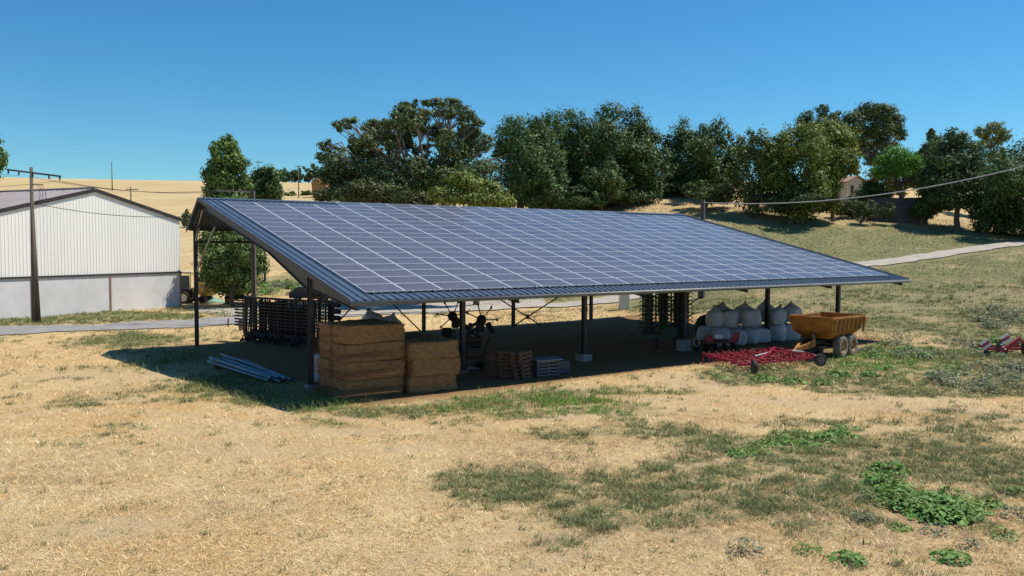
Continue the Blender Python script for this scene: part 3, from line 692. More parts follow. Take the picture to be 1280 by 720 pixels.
def tree(name, label, u, d, cl_px, nleaf=5000, size=.36, base=GREEN_DARK, group=None, bark='bark', cat='tree', thick=.8, trunk_r=None, twigs=0, jit=.25, vbase=None):
    """cl_px: clumps (u, v, ru, rv[, depth offset in crown units]) seen at depth d"""
    b = gd(u, d)
    t = thing(name, b, label, cat, group)
    us = [c[0] for c in cl_px]; wspan = (max(c[0]+c[2] for c in cl_px)-min(c[0]-c[2] for c in cl_px))*d/F
    cl = []
    for c in cl_px:
        off = c[4]*wspan*.5 if len(c) > 4 else rng.uniform(-1, 1)*wspan*.5*thick*(1-.75*min(1, abs(c[0]-np.mean(us))/(wspan*F/d*.5+1e-6)))
        p = pt(c[0], c[1], d+off); s = d/F
        cl.append((p, (c[2]*s, (c[2]+c[3])*.5*s, c[3]*s)))
    lo = min(p[2]-r[2] for p, r in cl); hi = max(p[2] for p, r in cl)
    tr = trunk_r or max(.08, wspan*.032)
    mb = MB(); fork = np.array([b[0], b[1], b[2]]) + np.array([0, 0, max(.25*(hi-b[2]), min(lo-b[2], .45*(hi-b[2])))])
    cx = np.mean([p[:2] for p, r in cl], 0); fork[:2] += (cx-fork[:2])*.25
    mb.tube([(b[0], b[1], b[2]-.4), tuple((b+fork)/2+np.array([rng.normal()*.1, rng.normal()*.1, 0])), tuple(fork)], [tr*1.25, tr, tr*.85], 9, False)
    for p, r in cl:
        P = limbs(mb, fork, np.array(p)+np.array([0, 0, -r[2]*.2]), tr*.5, tr*.12)
        for _ in range(twigs):
            dv = rng.normal(size=3); dv /= np.linalg.norm(dv); dv[2] = abs(dv[2])*.7
            limbs(mb, P[-2], np.array(p)+dv*np.array(r)*.95, tr*.16, tr*.04, .15, 4)
    mb.build('trunk', M[bark], t, True)
    V, Fc, col = crown_np(cl, int(nleaf*3.9), size*1.06, np.array(base)*np.array((2.75, 2.85, 2.05)), jit)
    np_mesh('crown', V, Fc, M['leaf'], t, col)
    return t
def auto(u0, u1, v0, v1, n=9, seed=0, k=.34):
    r = np.random.default_rng(seed); cu, cv, a, b = (u0+u1)/2, (v0+v1)/2, (u1-u0)/2, (v1-v0)/2; L_ = []
    L_.append((cu, cv, a*.55, b*.6, 0)); 
    for q in range(n):
        an = 2*math.pi*(q+r.uniform(-.3, .3))/n; s = r.uniform(.85, 1.12); kk = k*r.uniform(.75, 1.25)
        L_.append((cu+math.cos(an)*a*(1-kk)*s, cv+math.sin(an)*b*(1-kk)*s, a*kk, b*kk*1.05))
    for q in range(max(2, n//3)):
        L_.append((cu+r.uniform(-.5, .5)*a, cv+r.uniform(-.5, .5)*b, a*k*.9, b*k*.9, -.8))
    return L_

# ------------------------------------------------------------------ trees
oak = [(490, 155, 14, 12), (486, 171, 14, 11), (502, 178, 15, 12), (515, 150, 14, 12), (418, 203, 17, 18), (408, 182, 10, 8), (402, 195, 8, 6), (455, 178, 13, 10), (478, 172, 13, 8), (468, 188, 12, 9), (436, 152, 9, 8), (424, 158, 8, 8), (445, 183, 12, 12), (430, 228, 22, 13), (412, 222, 12, 10), (470, 158, 18, 9), (462, 166, 14, 9), (505, 147, 14, 15), (512, 130, 12, 7), (540, 129, 17, 7), (566, 131, 13, 8), (583, 143, 13, 10), (597, 158, 10, 9), (555, 140, 16, 8), (530, 145, 14, 9), (508, 166, 15, 9), (486, 182, 10, 6), (590, 180, 16, 18), (608, 178, 8, 12), (560, 178, 18, 14), (530, 190, 14, 9), (520, 210, 26, 13), (470, 215, 22, 16), (488, 200, 14, 10), (560, 208, 26, 16), (600, 215, 20, 16), (455, 200, 16, 12), (440, 210, 14, 12), (500, 225, 30, 16), (535, 222, 30, 16), (565, 225, 28, 16), (590, 225, 22, 14), (470, 232, 24, 14), (575, 195, 16, 14), (545, 165, 16, 12), (585, 162, 14, 12), (525, 158, 12, 9), (450, 245, 32, 12), (500, 238, 32, 14), (540, 238, 32, 14), (580, 238, 30, 14)]
oak_t = tree('oak_tree', 'wide gnarled old oak with bare grey branches and open crown above the roof', 540, 84, oak, 15500, .25, GREEN_OAK, bark='bark_pale', thick=.55, trunk_r=.42, twigs=5, jit=.3)
for (a_, b_, r_) in (((585, 215), (628, 196), .07), ((600, 205), (636, 203), .05), ((612, 201), (646, 201), .035), ((590, 195), (625, 186), .04), ((520, 228), (512, 207), .1), ((512, 207), (522, 204), .06), ((490, 240), (500, 228), .08), ((615, 200), (640, 192), .03), ((600, 215), (630, 220), .04), ((618, 198), (632, 212), .03)):
    mb = MB(); limbs(mb, pt(*a_, 80.5), pt(*b_, 80), r_, r_*.35, .15); mb.build('dead_branch', M['bark_pale'], oak_t, True)
tree('ash_tree', 'bushy light green young tree in front of the old oak just behind the roof edge', 595, 79, [(560, 245, 22, 12), (585, 232, 22, 14), (610, 240, 20, 12), (625, 250, 18, 8), (640, 253, 10, 5), (600, 250, 25, 10), (575, 225, 12, 9)], 4200, .22 , (.07, .085, .022))
tree('scrub_tree', 'dark scrubby tree under the left side of the old oak', 440, 80, [(405, 245, 14, 8), (430, 240, 22, 11), (460, 238, 26, 14), (490, 245, 22, 12), (520, 250, 24, 10)], 4000, .22, (.035, .04, .02))
tree('poplar_tree', 'tall pointed poplar behind the left end of the shed', 284, 88, [(283, 180, 11, 12, 0), (272, 190, 10, 12), (292, 186, 11, 13), (284, 205, 18, 16, 0), (268, 215, 13, 14), (300, 208, 11, 15), (282, 230, 24, 18, 0), (264, 238, 11, 12), (301, 232, 12, 14), (282, 258, 28, 20, 0), (290, 285, 30, 18, 0)], 5200, .26, GREEN_MID)
tree('broadleaf_tree', 'dense round tree seen under the left gable of the shed', 290, 78, [(262, 305, 14, 18), (285, 300, 24, 20), (308, 310, 18, 22), (272, 330, 22, 20), (300, 338, 24, 20), (322, 330, 12, 14), (285, 355, 24, 14), (262, 345, 10, 14), (310, 358, 12, 8)], 6200, .24, (.056, .076, .028))
tree('round_tree', 'dark round tree right of the tall poplar', 331, 100, auto(308, 354, 207, 268, 9, 3, .42), 4200, .28, GREEN_DARK)
wood = 'oak trees of the wood on the slope'
for q in [('tallest dark oak in the middle of the wood behind the roof', 765, 126, auto(706, 826, 131, 262, 11, 5), 8500, .33, (.033, .052, .02)),
          ('dark oak at the left end of the wood beside the old open oak', 652, 122, auto(608, 705, 139, 265, 10, 6), 7000, .33, (.030, .052, .018)),
          ('dark oak second from the left in the wood', 700, 130, auto(655, 752, 136, 262, 10, 7), 6500, .33, (.031, .054, .018)),
          ('dark oak at the right end of the wood beside the gap of sky', 805, 124, auto(770, 834, 152, 258, 8, 8), 4200, .33, (.036, .055, .02)),
          ('low dark oak in front of the left part of the wood', 678, 116, auto(640, 712, 178, 264, 8, 9), 4200, .3, (.036, .056, .02)),
          ('low bushy oak in front of the right part of the wood', 750, 117, auto(726, 784, 200, 256, 7, 10), 2600, .28, (.045, .066, .026)),
          ('feathery topped dark tree left of the gap of sky, standing alone', 862, 132, auto(826, 886, 148, 250, 8, 12), 3800, .34, (.033, .053, .02)),
          ('round crowned oak right of the gap of sky', 897, 127, auto(856, 932, 152, 256, 9, 13), 4600, .34, (.038, .056, .02)),
          ('small dark bush oak at the foot of the gap of sky', 835, 130, auto(806, 872, 212, 250, 7, 14), 1800, .3, GREEN_DARK)]:
    tree('oak_tree', q[0], *q[1:], group=wood)
gy = 'yellow green trees hiding the cottage'
for q in [('smaller olive tree left of the two big yellow green trees', 945, 115, auto(918, 978, 163, 274, 9, 15), 3400, .32, (.05, .064, .02)),
          ('broad yellow green tree left of the cottage, left one of the pair', 1000, 112, auto(955, 1045, 152, 276, 11, 16), 6000, .32, (.06, .076, .018)),
          ('yellow green tree beside the cottage wall, right one of the pair', 1040, 113, [(1056, 216, 10, 7), (1066, 212, 8, 6), (1040, 168, 22, 15), (1055, 178, 18, 18), (1028, 185, 20, 18), (1058, 200, 16, 14), (1040, 210, 16, 16), (1022, 215, 16, 16), (1035, 232, 14, 14), (1020, 246, 16, 12), (1038, 254, 12, 10)], 5000, .32, (.068, .082, .018))]:
    tree('maple_tree', q[0], *q[1:], group=gy)
tree('oak_tree', 'dark oak peeping over the yellow green trees', 1026, 150, auto(996, 1058, 130, 200, 8, 18, .3), 3000, .36, GREEN_DARK, twigs=2)
tree('oak_tree', 'large dark spreading oak on the skyline above the cottage', 1092, 152, [(1068, 150, 14, 12), (1085, 140, 18, 11), (1105, 140, 16, 11), (1118, 155, 13, 12), (1124, 168, 9, 8), (1075, 168, 14, 12), (1100, 162, 18, 12), (1110, 180, 14, 9), (1085, 185, 14, 12), (1065, 180, 10, 12), (1095, 200, 18, 8)], 5000, .36, (.03, .046, .02), twigs=4, trunk_r=.4)
tree('stone_pine', 'bright green umbrella pine above the retaining wall', 1125, 118, [(1122, 197, 20, 12, 0), (1105, 205, 14, 10), (1140, 203, 13, 11), (1122, 212, 20, 9), (1098, 215, 9, 7), (1148, 212, 8, 7)], 4200, .22, GREEN_BRIGHT, twigs=2, cat='pine tree')
tree('cedar_tree', 'big dark cedar casting a long shadow above the gravel track', 1196, 110, [(1195, 172, 13, 12, 0), (1180, 188, 22, 14), (1212, 190, 20, 14), (1195, 205, 36, 14, 0), (1168, 218, 20, 12), (1225, 215, 20, 13), (1195, 228, 44, 14, 0), (1160, 238, 15, 11), (1232, 236, 16, 14), (1195, 250, 40, 12, 0), (1175, 256, 18, 9)], 9000, .28, (.032, .048, .02), thick=1.15)
tree('young_oak', 'slender dark pointed tree behind the left side of the cedar', 1166, 125, auto(1150, 1182, 163, 235, 7, 20), 2200, .3, (.045, .058, .022))
tree('birch_tree', 'airy pale green tree top behind the cedar', 1240, 128, [(1228, 166, 9, 8), (1243, 160, 12, 8), (1254, 170, 8, 9), (1238, 178, 13, 8), (1245, 195, 14, 10)], 1500, .28, GREEN_PALE, twigs=3)
tree('ash_tree', 'yellowish green tree between the pine and the cedar', 1150, 127, auto(1132, 1172, 185, 240, 7, 21), 2200, .3, (.07, .085, .024))
tree('walnut_tree', 'dark tree cut by the right edge of the picture', 1282, 107, auto(1222, 1350, 176, 312, 11, 22), 9000, .3, (.034, .055, .022))
tree('walnut_tree', 'low dark tree between the cedar and the right edge of the picture', 1245, 109, auto(1212, 1278, 212, 300, 8, 23), 4600, .28, (.03, .05, .02))
tree('laurel_bush', 'dark bush beside the sunlit cottage wall', 1085, 119, [(1085, 236, 9, 10), (1096, 240, 12, 11), (1078, 245, 12, 8), (1106, 246, 9, 8), (1066, 250, 9, 6)], 2000, .24, GREEN_DARK, cat='bush')
tree('hazel_bush', 'grey green thicket behind the umbrella pine above the retaining wall', 1125, 131, auto(1078, 1172, 198, 244, 9, 25), 3600, .26, GREEN_OLIVE, cat='bush')
tree('bramble_bush', 'low dark bush under the yellow green trees', 985, 111, auto(930, 1055, 238, 268, 8, 26), 3200, .24, (.03, .042, .018), cat='bush')
tree('bramble_bush', 'low dark bush under the oak right of the gap of sky', 880, 117, auto(850, 925, 226, 256, 7, 27), 2200, .26, (.032, .046, .018), cat='bush')
tree('bramble_bush', 'long low thicket under the dark oaks of the wood', 720, 124, auto(640, 820, 225, 264, 11, 28), 5200, .28, (.026, .04, .015), cat='bush')
tree('ivy_bush', 'dark ivy mass hanging over the left end of the retaining wall', 1075, 113.5, [(1050, 258, 12, 10), (1066, 260, 12, 11), (1082, 261, 12, 11), (1096, 258, 12, 12), (1108, 263, 9, 9), (1160, 258, 10, 10)], 2600, .22, (.03, .042, .018), cat='bush')
tree('laurel_bush', 'round dark bush at the foot of the retaining wall near the cedar', 1150, 112.5, [(1142, 264, 9, 8), (1153, 260, 10, 10), (1162, 264, 8, 9)], 1500, .22, (.034, .05, .02), cat='bush')
for k, (u0, u1, v0) in enumerate([(335, 352, 211), (348, 362, 210), (358, 372, 212), (368, 380, 209), (378, 396, 205), (392, 408, 207), (404, 424, 210), (420, 450, 214)]):
    tree('distant_tree', 'small distant tree in the row on the far field skyline', (u0+u1)/2, 395, auto(u0, u1, v0, 229, 5, 40+k), 420, .85, (.036, .056, .03), group='distant trees on the skyline')
tree('ash_tree', 'tree beyond the left edge of the picture with only leaf tips showing', -22, 75, auto(-52, 7, 160, 232, 8, 50), 2600, .26, GREEN_MID)
for k, (u0, u1, v0, v1, lab) in enumerate([(355, 372, 239, 249, 'pale low bush at the field edge left of the straw stack'), (376, 390, 238, 248, 'darker low bush at the field edge beside the straw stack'), (228, 240, 262, 284, 'low bush at the right corner of the barn roof')]):
    tree('field_bush', lab, (u0+u1)/2, 310 if k < 2 else 210, auto(u0, u1, v0, v1, 5, 60+k), 700, .6, GREEN_OLIVE, cat='bush')

# ------------------------------------------------------------------ cottage, retaining wall, distant masts, straw stack
cb_ = gd(1062, 124); dh = 124
hs = thing('cottage', cb_, 'small cream cottage half hidden between the yellow green trees', 'house')
ang = YAW+R(58); g2 = np.array([math.sin(ang), math.cos(ang), 0]); r2_ = np.array([-math.cos(ang), math.sin(ang), 0])
A0 = pt(1057, 246, dh)
def hp_(s, l, z): q = A0+g2*s+r2_*l; return (q[0], q[1], A0[2]+z)
Wd, Ld, Hh = 5.0, 7, 2.1
mb = MB(); mb.prism([hp_(0, 0, -1), hp_(Wd, 0, -1), hp_(Wd, 0, Hh), hp_(Wd/2, 0, Hh+.85), hp_(0, 0, Hh)], Vector(r2_)*Ld); mb.build('wall', M['wallh'], hs)
mb = MB()
for s0, s1 in ((-.35, Wd/2), (Wd+.35, Wd/2)):
    z0, z1 = Hh+.02-.1, Hh+.95
    mb.prism([hp_(s0, -.3, z0), hp_(s1, -.3, z1), hp_(s1, -.3, z1+.14), hp_(s0, -.3, z0+.14)], Vector(r2_)*(Ld+.6))
mb.build('roof', M['tile'], hs)
q0, q1 = hp_(1.1, -.03, -.4), hp_(1.75, -.03, 1.7)
MB().prism([(q0[0], q0[1], q0[2]), (q1[0], q1[1], q0[2]), (q1[0], q1[1], q1[2]), (q0[0], q0[1], q1[2])], Vector(r2_)*.025).build('door', M['wood'], hs)
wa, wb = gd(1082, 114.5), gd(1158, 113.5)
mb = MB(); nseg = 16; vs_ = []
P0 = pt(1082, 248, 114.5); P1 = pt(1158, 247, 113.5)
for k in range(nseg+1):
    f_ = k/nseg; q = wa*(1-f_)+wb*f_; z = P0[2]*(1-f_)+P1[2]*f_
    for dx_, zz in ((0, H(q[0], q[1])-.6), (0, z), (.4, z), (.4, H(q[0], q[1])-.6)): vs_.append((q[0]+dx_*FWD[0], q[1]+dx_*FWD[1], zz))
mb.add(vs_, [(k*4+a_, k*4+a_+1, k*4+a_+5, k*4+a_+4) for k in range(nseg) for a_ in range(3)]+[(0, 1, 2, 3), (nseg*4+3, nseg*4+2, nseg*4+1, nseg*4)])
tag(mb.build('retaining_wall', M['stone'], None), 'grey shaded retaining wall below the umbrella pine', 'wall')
for (u_, d_, v_, lab, arm) in ((142, 330, 203, 'thin distant mast on the skyline above the barn', 0), (165, 210, 234, 'distant pole with crossarm on the field behind the barn roof', 1), (324, 330, 201, 'distant pylon top beside the round tree', 1), (374, 300, 206, 'distant pole among the skyline trees', 1)):
    b_ = gd(u_, d_); t = thing('distant_pole', b_, lab, 'utility pole'); tp_ = pt(u_, v_, d_)
    MB().tube([(b_[0], b_[1], b_[2]-.5), (b_[0], b_[1], tp_[2])], [.22, .14], 7).build('post', M['wood_pole'], t, True)
    if arm: MB().bar(tp_+np.append(RGT*1.5, -.6), tp_-np.append(RGT*1.5, .6), .2, .2).build('crossarm', M['steel'], t)
b_ = gd(397, 300)
t = thing('straw_stack', b_, 'tall stack of straw bales at the edge of the distant field', 'straw stack')
zt_ = pt(397, 224, 300)[2]-b_[2]; nl = 6; hl = zt_/nl
mb = MB(b_, -YAW)
for k in range(nl): mb.box((rng.normal()*.1-.3, 0, hl*(k+.5)), (2.6+rng.normal()*.15, 2.6, hl*.98), .1)
mb.build('bale_column', M['straw'], t)
mb = MB(b_, -YAW)
for k in range(nl-1): mb.box((2.2+rng.normal()*.1, .2, hl*(k+.5)), (2.3, 2.5, hl*.98), .1)
mb.build('bale_column', M['straw'], t)

# ------------------------------------------------------------------ straw bales
def bale_mesh(L_, D_, Hh_, seed, axis=0):
    """a big square bale: slightly bulging box with rough faces and six twines pressed in"""
    r = np.random.default_rng(seed); bm = bmesh.new(); nx, ny, nz = 26, 12, 8
    bmesh.ops.create_cube(bm, size=1)
    bmesh.ops.subdivide_edges(bm, edges=bm.edges[:], cuts=9, use_grid_fill=True)
    for v in bm.verts:
        x, y, z = v.co*2
        ex = max(0, abs(x)+max(abs(y), abs(z))-1.84)
        s_ = .02*(1-max(abs(y), abs(z))**4 if abs(x) > .99 else 0)
        px, py, pz = x*L_/2, y*D_/2, z*Hh_/2
        n1 = r.normal(0, .017); k_ = 1-.016*(abs(x) > .98 and abs(z) > .98)-.012*(abs(y) > .98 and abs(z) > .98)
        groove = -.02*(abs(math.sin(px*math.pi*2.3+seed)) > .9)+.006*math.sin(pz*7+px*.9+seed)*math.sin(px*2.1+seed*2)
        v.co = ((px*k_+x*s_), (py+np.sign(y)*(n1+groove)*(abs(y) > .99))*k_+0.0, (pz+np.sign(z)*n1*(abs(z) > .99))*k_)
        if abs(x) > .99: v.co.x += r.normal(0, .028)+.018*math.sin(pz*8+seed)
    me = bpy.data.meshes.new('straw_bale'); bm.to_mesh(me); bm.free(); me.materials.append(M['straw'])
    for p in me.polygons: p.use_smooth = True
    return me
bm_long = [bale_mesh(2.52, 1.2, .69, s_) for s_ in (1, 2, 3)]; bm_short = [bale_mesh(2.08, 1.2, .67, s_) for s_ in (4, 5)]
def twines(L_, D_, Hh_):
    mb = MB()
    for k in range(5):
        y = -D_/2+D_*(k+.5)/5; e_ = .012
        P = [(-L_/2-.05, y, 0), (-L_/2-.02, y, Hh_/2+e_-.01), (L_/2+.02, y, Hh_/2+e_-.01), (L_/2+.05, y, 0), (L_/2+.02, y, -Hh_/2+.01), (-L_/2-.02, y, -Hh_/2+.01)]
        mb.tube(P+[P[0]], .006, 4, False)
    return mb
twp = {}
def bale(x, y, z, rz, meshes, k, label, group, dims):
    o = bpy.data.objects.new('straw_bale', meshes[k % len(meshes)]); C.objects.link(o); o.location = (x, y, z); o.rotation_euler = (rng.normal()*.008, rng.normal()*.01, rz+(math.pi if k % 2 else 0))
    tag(o, label, 'straw bale', group)
    if dims not in twp: twp[dims] = twines(*dims).build('twine', M['twine'], o)
    else:
        c = twp[dims].copy(); C.objects.link(c); c.parent = o
    if dims not in wsp: wsp[dims] = wisps(*dims)
    c = bpy.data.objects.new('loose_straw', wsp[dims]); C.objects.link(c); c.parent = o; stuff(c)
    return o
gz = H(.6, 1.5)
def wisps(L_, D_, Hh_, n=420):
    p = rng.uniform(-.5, .5, (n, 3))*np.array((L_, D_, Hh_)); f_ = rng.integers(0, 4, n)
    p[f_ == 0, 1] = -D_/2; p[f_ == 1, 2] = Hh_/2; p[f_ == 2, 0] = -L_/2; p[f_ == 3, 0] = L_/2
    ed = rng.uniform(size=n) < .5; p[ed & (f_ != 1), 2] = rng.choice([-Hh_/2, Hh_/2], (ed & (f_ != 1)).sum())
    nr = np.zeros((n, 3)); nr[f_ == 0, 1] = -1; nr[f_ == 1, 2] = 1; nr[f_ == 2, 0] = -1; nr[f_ == 3, 0] = 1
    d_ = nr*.55+rng.normal(size=(n, 3))*.6; d_ /= np.linalg.norm(d_, axis=1)[:, None]; l_ = rng.uniform(.04, .13, n)[:, None]
    sd_ = np.cross(d_, rng.normal(size=(n, 3))); sd_ *= .006/np.linalg.norm(sd_, axis=1)[:, None]
    V_ = np.stack([p-d_*.02-sd_, p-d_*.02+sd_, p+d_*l_+sd_*.6, p+d_*l_-sd_*.6], 1).reshape(-1, 3)
    c_ = np.repeat(np.array((.50, .32, .13))*rng.uniform(.5, 1.3, n)[:, None], 4, 0)
    o = np_mesh('loose_straw', V_, np.arange(4*n).reshape(-1, 4), M['blade'], None, c_); me = o.data; bpy.data.objects.remove(o); return me
wsp = {}
lay4 = ['bottom', 'second', 'third', 'topmost']; lay3 = ['bottom', 'middle', 'topmost']
for r_ in range(2):
    for k in range(4):
        bale(.66+rng.normal()*.05+(.07 if k in (2,) else 0), 1.12+r_*1.22+rng.normal()*.03, gz+.345+k*.685, -.05+rng.normal()*.015, bm_long, k+r_, f'{lay4[k]} straw bale in the {["front", "back"][r_]} row of the taller left stack', 'bales of the taller stack', (2.52, 1.2, .69))
gz2 = H(3.1, .8)
for r_ in range(3):
    for k in range(3):
        bale(3.06+rng.normal()*.05+r_*.0, .62+r_*1.22+rng.normal()*.03, gz2+.335+k*.665, -.03+rng.normal()*.02, bm_short, k+r_, f'{lay3[k]} straw bale in the {["front", "middle", "back"][r_]} row of the lower right stack', 'bales of the lower stack', (2.08, 1.2, .67))

# ------------------------------------------------------------------ bulk bags
def bag_mesh(seed, wd=.95, h=1.1, peak=1):
    r = np.random.default_rng(seed); n = 20; prof = []
    lev = [(0, .80), (.04, .95), (.15, 1.04), (.4, 1.08), (.65, 1.06), (.82, 1.0), (.93, .86), (1.0, .62)] + ([(1.05, .48), (1.11, .34), (1.17, .19), (1.21, .2), (1.235, .06)] if peak else [(1.03, .3), (1.04, .05)])
    vs_ = []; fs = []; ph = r.uniform(0, 6, 4)
    lx, ly = r.normal(0, .2, 2); wd *= r.uniform(.94, 1.1); h *= r.uniform(.86, 1.12)
    for li, (z, s_) in enumerate(lev):
        for k in range(n):
            a_ = 2*math.pi*k/n; sq = (abs(math.cos(a_))**3.4+abs(math.sin(a_))**3.4)**(-1/3.4); sq = sq*(1-max(0, z-.85)*1.5)+max(0, z-.85)*1.5 if z < 1.5 else 1
            rad = wd/2*s_*sq*(1+.07*math.sin(3*a_+ph[0]+z*2.5)+.05*math.sin(6*a_+ph[1]+z*6)+.06*math.sin(2*a_+ph[3])+r.normal(0, .012))
            lean = max(0, z-.9)
            vs_.append((rad*math.cos(a_)+lx*lean*2.2, rad*math.sin(a_)+ly*lean*2.2, z*h*(1+.015*math.sin(2*a_+ph[2]))))
    for li in range(len(lev)-1):
        for k in range(n): k2 = (k+1) % n; fs.append((li*n+k, li*n+k2, (li+1)*n+k2, (li+1)*n+k))
    fs.append(tuple(range(n-1, -1, -1))); fs.append(tuple(range((len(lev)-1)*n, len(lev)*n)))
    mb = MB(); mb.add(vs_, fs); tie = (lx*.3*2.2, ly*.3*2.2, 1.15*h)
    return mb, tie
def bag(x, y, z, seed, label, group, wd=.95, h=1.1, peak=1):
    t = thing('bulk_bag', (x, y, z), label, 'bulk bag', group)
    mb, tie = bag_mesh(seed, wd, h, peak); o = mb.build('sack', M['bag'], None, True); o.parent = t
    o.rotation_euler = (rng.normal()*(.1 if peak else .05), rng.normal()*(.13 if peak else .05), seed*.7)
    ss = o.modifiers.new('s', 'SUBSURF'); ss.levels = 1; ss.render_levels = 1
    if peak:
        k = MB(); k.lathe([(.03, -.02), (.085, -.01), (.09, .03), (.05, .07), (.07, .12), (.015, .15)], tie, (0, 0, 1), 8)
        q = k.build('tie', M['bagstrap'], None, True); q.parent = o
    return t
ord_ = ['first', 'second', 'third', 'fourth', 'fifth', 'sixth', 'seventh']
A = gp(897, 433); B = gp(1000, 424); dirb = (B-A)/6.0; ba_n = np.array([-dirb[1], dirb[0], 0]); ba_n /= np.linalg.norm(ba_n)
if ba_n@np.append(FWD, 0) < 0: ba_n = -ba_n
stp = np.linalg.norm(dirb[:2])
for r_ in range(2):
    for k in range(6):
        q = A+dirb*(k+.25+.1*rng.normal())+ba_n*(r_*1.05+.1*rng.normal())
        bag(q[0], q[1], H(q[0], q[1])+.02, 10+k+r_*7, f'white bulk bag in the {["front", "rear"][r_]} bottom row of the pile, {ord_[k]} from left', 'white bulk bags piled at the right', .98, 1.0, 0)
for k in range(6):
    q = A+dirb*(k+.4+.2*rng.normal())+ba_n*(.45+.4*rng.normal())
    bag(q[0], q[1], H(q[0], q[1])+1.04+.04*rng.normal(), 40+k, f'{"slumped" if k in (1, 3) else "tied"} white bulk bag on top of the pile, {ord_[k]} from the left', 'white bulk bags piled at the right', .95, .98, 0 if k in (1, 3) else 1)
for k in range(3):
    q = A+dirb*(k*1.7+1.2)+ba_n*1.3
    bag(q[0], q[1], H(q[0], q[1])+1.04, 60+k, f'tied white bulk bag at the back of the pile top, {ord_[k]} from left', 'white bulk bags piled at the right', .95, 1.0)
q = gp(396, 478); bag(q[0]+.15, q[1]+.1, H(q[0], q[1]), 71, 'white bulk bag squeezed between the left column and the straw bales', 'bags by the bales', .75, 1.25, 0)
for k, u_ in enumerate((467, 484)):
    q = gd(u_, 41.5); q[2] = H(q[0], q[1])
    zt = pt(u_, 387, 41.5)[2]
    hb = .9; base = zt-hb*1.33
    st_ = bag(q[0], q[1], base, 80+k, ['left', 'right'][k]+' of the two tied white bags showing above the taller bale stack', 'two bags behind the bales', 1.0, hb)
    bag(q[0], q[1], H(q[0], q[1]), 84+k, f'white bulk bag hidden behind the bales under the {["left", "right"][k]} tied bag', 'two bags behind the bales', 1.0, (base-H(q[0], q[1]))/1.03, 0)

# ------------------------------------------------------------------ steel pipes on the ground
PA, PB = gp(281, 458), gp(349, 478); PA[2] = PB[2] = 0
dv_ = (PB-PA); nv = np.array([-dv_[1], dv_[0], 0])/np.linalg.norm(dv_[:2])
for k in range(12):
    row = k//7; off = ((k % 7)-3)*.135+row*.07; sh_ = rng.normal()*.18*dv_
    a_ = PA+nv*(off*1.75+rng.normal()*.07)+sh_*.6; b_ = PB+nv*off*1.0+sh_*.3
    za, zb_ = H(a_[0], a_[1]), H(b_[0], b_[1])
    a_[2] = za+.3+row*.12; b_[2] = zb_+.1+row*.12
    mb = MB(); mb.tube([a_, b_], .055, 10, False); mb.tube([b_+(a_-b_)*.0005, a_], .045, 10, False)
    o = mb.build('steel_pipe', M['pipe'], None, True); tag(o, 'long grey steel pipe in the loose pile on the shaded ground beside the left column', 'pipe', 'pile of grey pipes')
for o_ in (0, 1):
    q = PA+dv_*.12+np.append(0, [0, 0])
mb = MB(); q = PA+dv_*.1; mb.box((q[0], q[1], H(q[0], q[1])+.1), (.2, 1.5, .24), .01, math.atan2(nv[1], nv[0])-math.pi/2)
tag(mb.build('timber_block', M['pallet'], None), 'timber block under the raised end of the pipe pile', 'timber')

# ------------------------------------------------------------------ wheel helper
def wheel(parent, c, axis, r, wd, rim='rim', tyre='tyre', lugs=18, n=26):
    mb = MB(); ax = Vector(axis).normalized()
    mb.lathe([(r*.56, -wd*.42), (r*.62, -wd*.5), (r*.85, -wd*.5), (r*.95, -wd*.42), (r*.965, 0), (r*.95, wd*.42), (r*.85, wd*.5), (r*.62, wd*.5), (r*.56, wd*.42), (r*.56, -wd*.42)], c, ax, n)
    ref = Vector((0, 0, 1)); x = ax.cross(ref).normalized(); y = ax.cross(x)
    for k in range(lugs):
        for s_ in (-1, 1):
            a_ = 2*math.pi*(k+.25*s_)/lugs; d_ = x*math.cos(a_)+y*math.sin(a_); tn = ax.cross(d_)
            p0 = Vector(c)+d_*r*.965+ax*s_*wd*.03; p1 = Vector(c)+d_*r*.93+ax*s_*wd*.48+tn*r*.1
            mb.bar(p0, p1, r*.075, r*.075, d_)
    w_ = mb.build('wheel', M[tyre], parent, False)
    mb = MB(); mb.lathe([(r*.57, -wd*.44), (r*.5, -wd*.4), (r*.46, -wd*.2), (r*.2, -wd*.12), (r*.18, -wd*.32), (.01, -wd*.34)], c, ax, 20)
    mb.lathe([(r*.57, wd*.44), (r*.5, wd*.4), (r*.46, wd*.2), (r*.2, wd*.12), (r*.18, wd*.32), (.01, wd*.34)], c, ax, 20)
    mb.build('rim', M[rim], w_, True); return w_

# ------------------------------------------------------------------ orange tipping trailer
w1 = gp(1055, 447.5); fa = YAW+R(90-46); Tf = np.array([-math.sin(fa), -math.cos(fa), 0]); Tr = np.array([Tf[1], -Tf[0], 0])   # forward (to the left and nearer), right-hand side
if Tr@np.append(FWD, 0) > 0: Tr = -Tr                          # near side
org = w1+Tf*.0; gz = H(w1[0], w1[1])
trl = thing('tipping_trailer', (org[0], org[1], gz), 'weathered orange dump trailer with two wheels a side', 'trailer')
def tp3(f_, s_, z): q = org+Tf*f_+Tr*s_; return Vector((q[0], q[1], gz+z))    # f forward, s towards the camera side (0 = outer tyre face)
WR = .58
for f_ in (0, -1.22):
    for s_ in (-.2, -1.95): wheel(trl, tp3(f_, s_, WR), Tr, WR, .40, 'rim', 'tyre_dust')
mb = MB()
for f_ in (0, -1.22): mb.tube([tp3(f_, -.2, WR), tp3(f_, -1.95, WR)], .06, 8)
mb.build('axle', M['black'], trl)
mb = MB()
for s_ in (-.75, -1.4): mb.bar(tp3(2.1, s_, .88), tp3(-2.0, s_, .88), .1, .18)
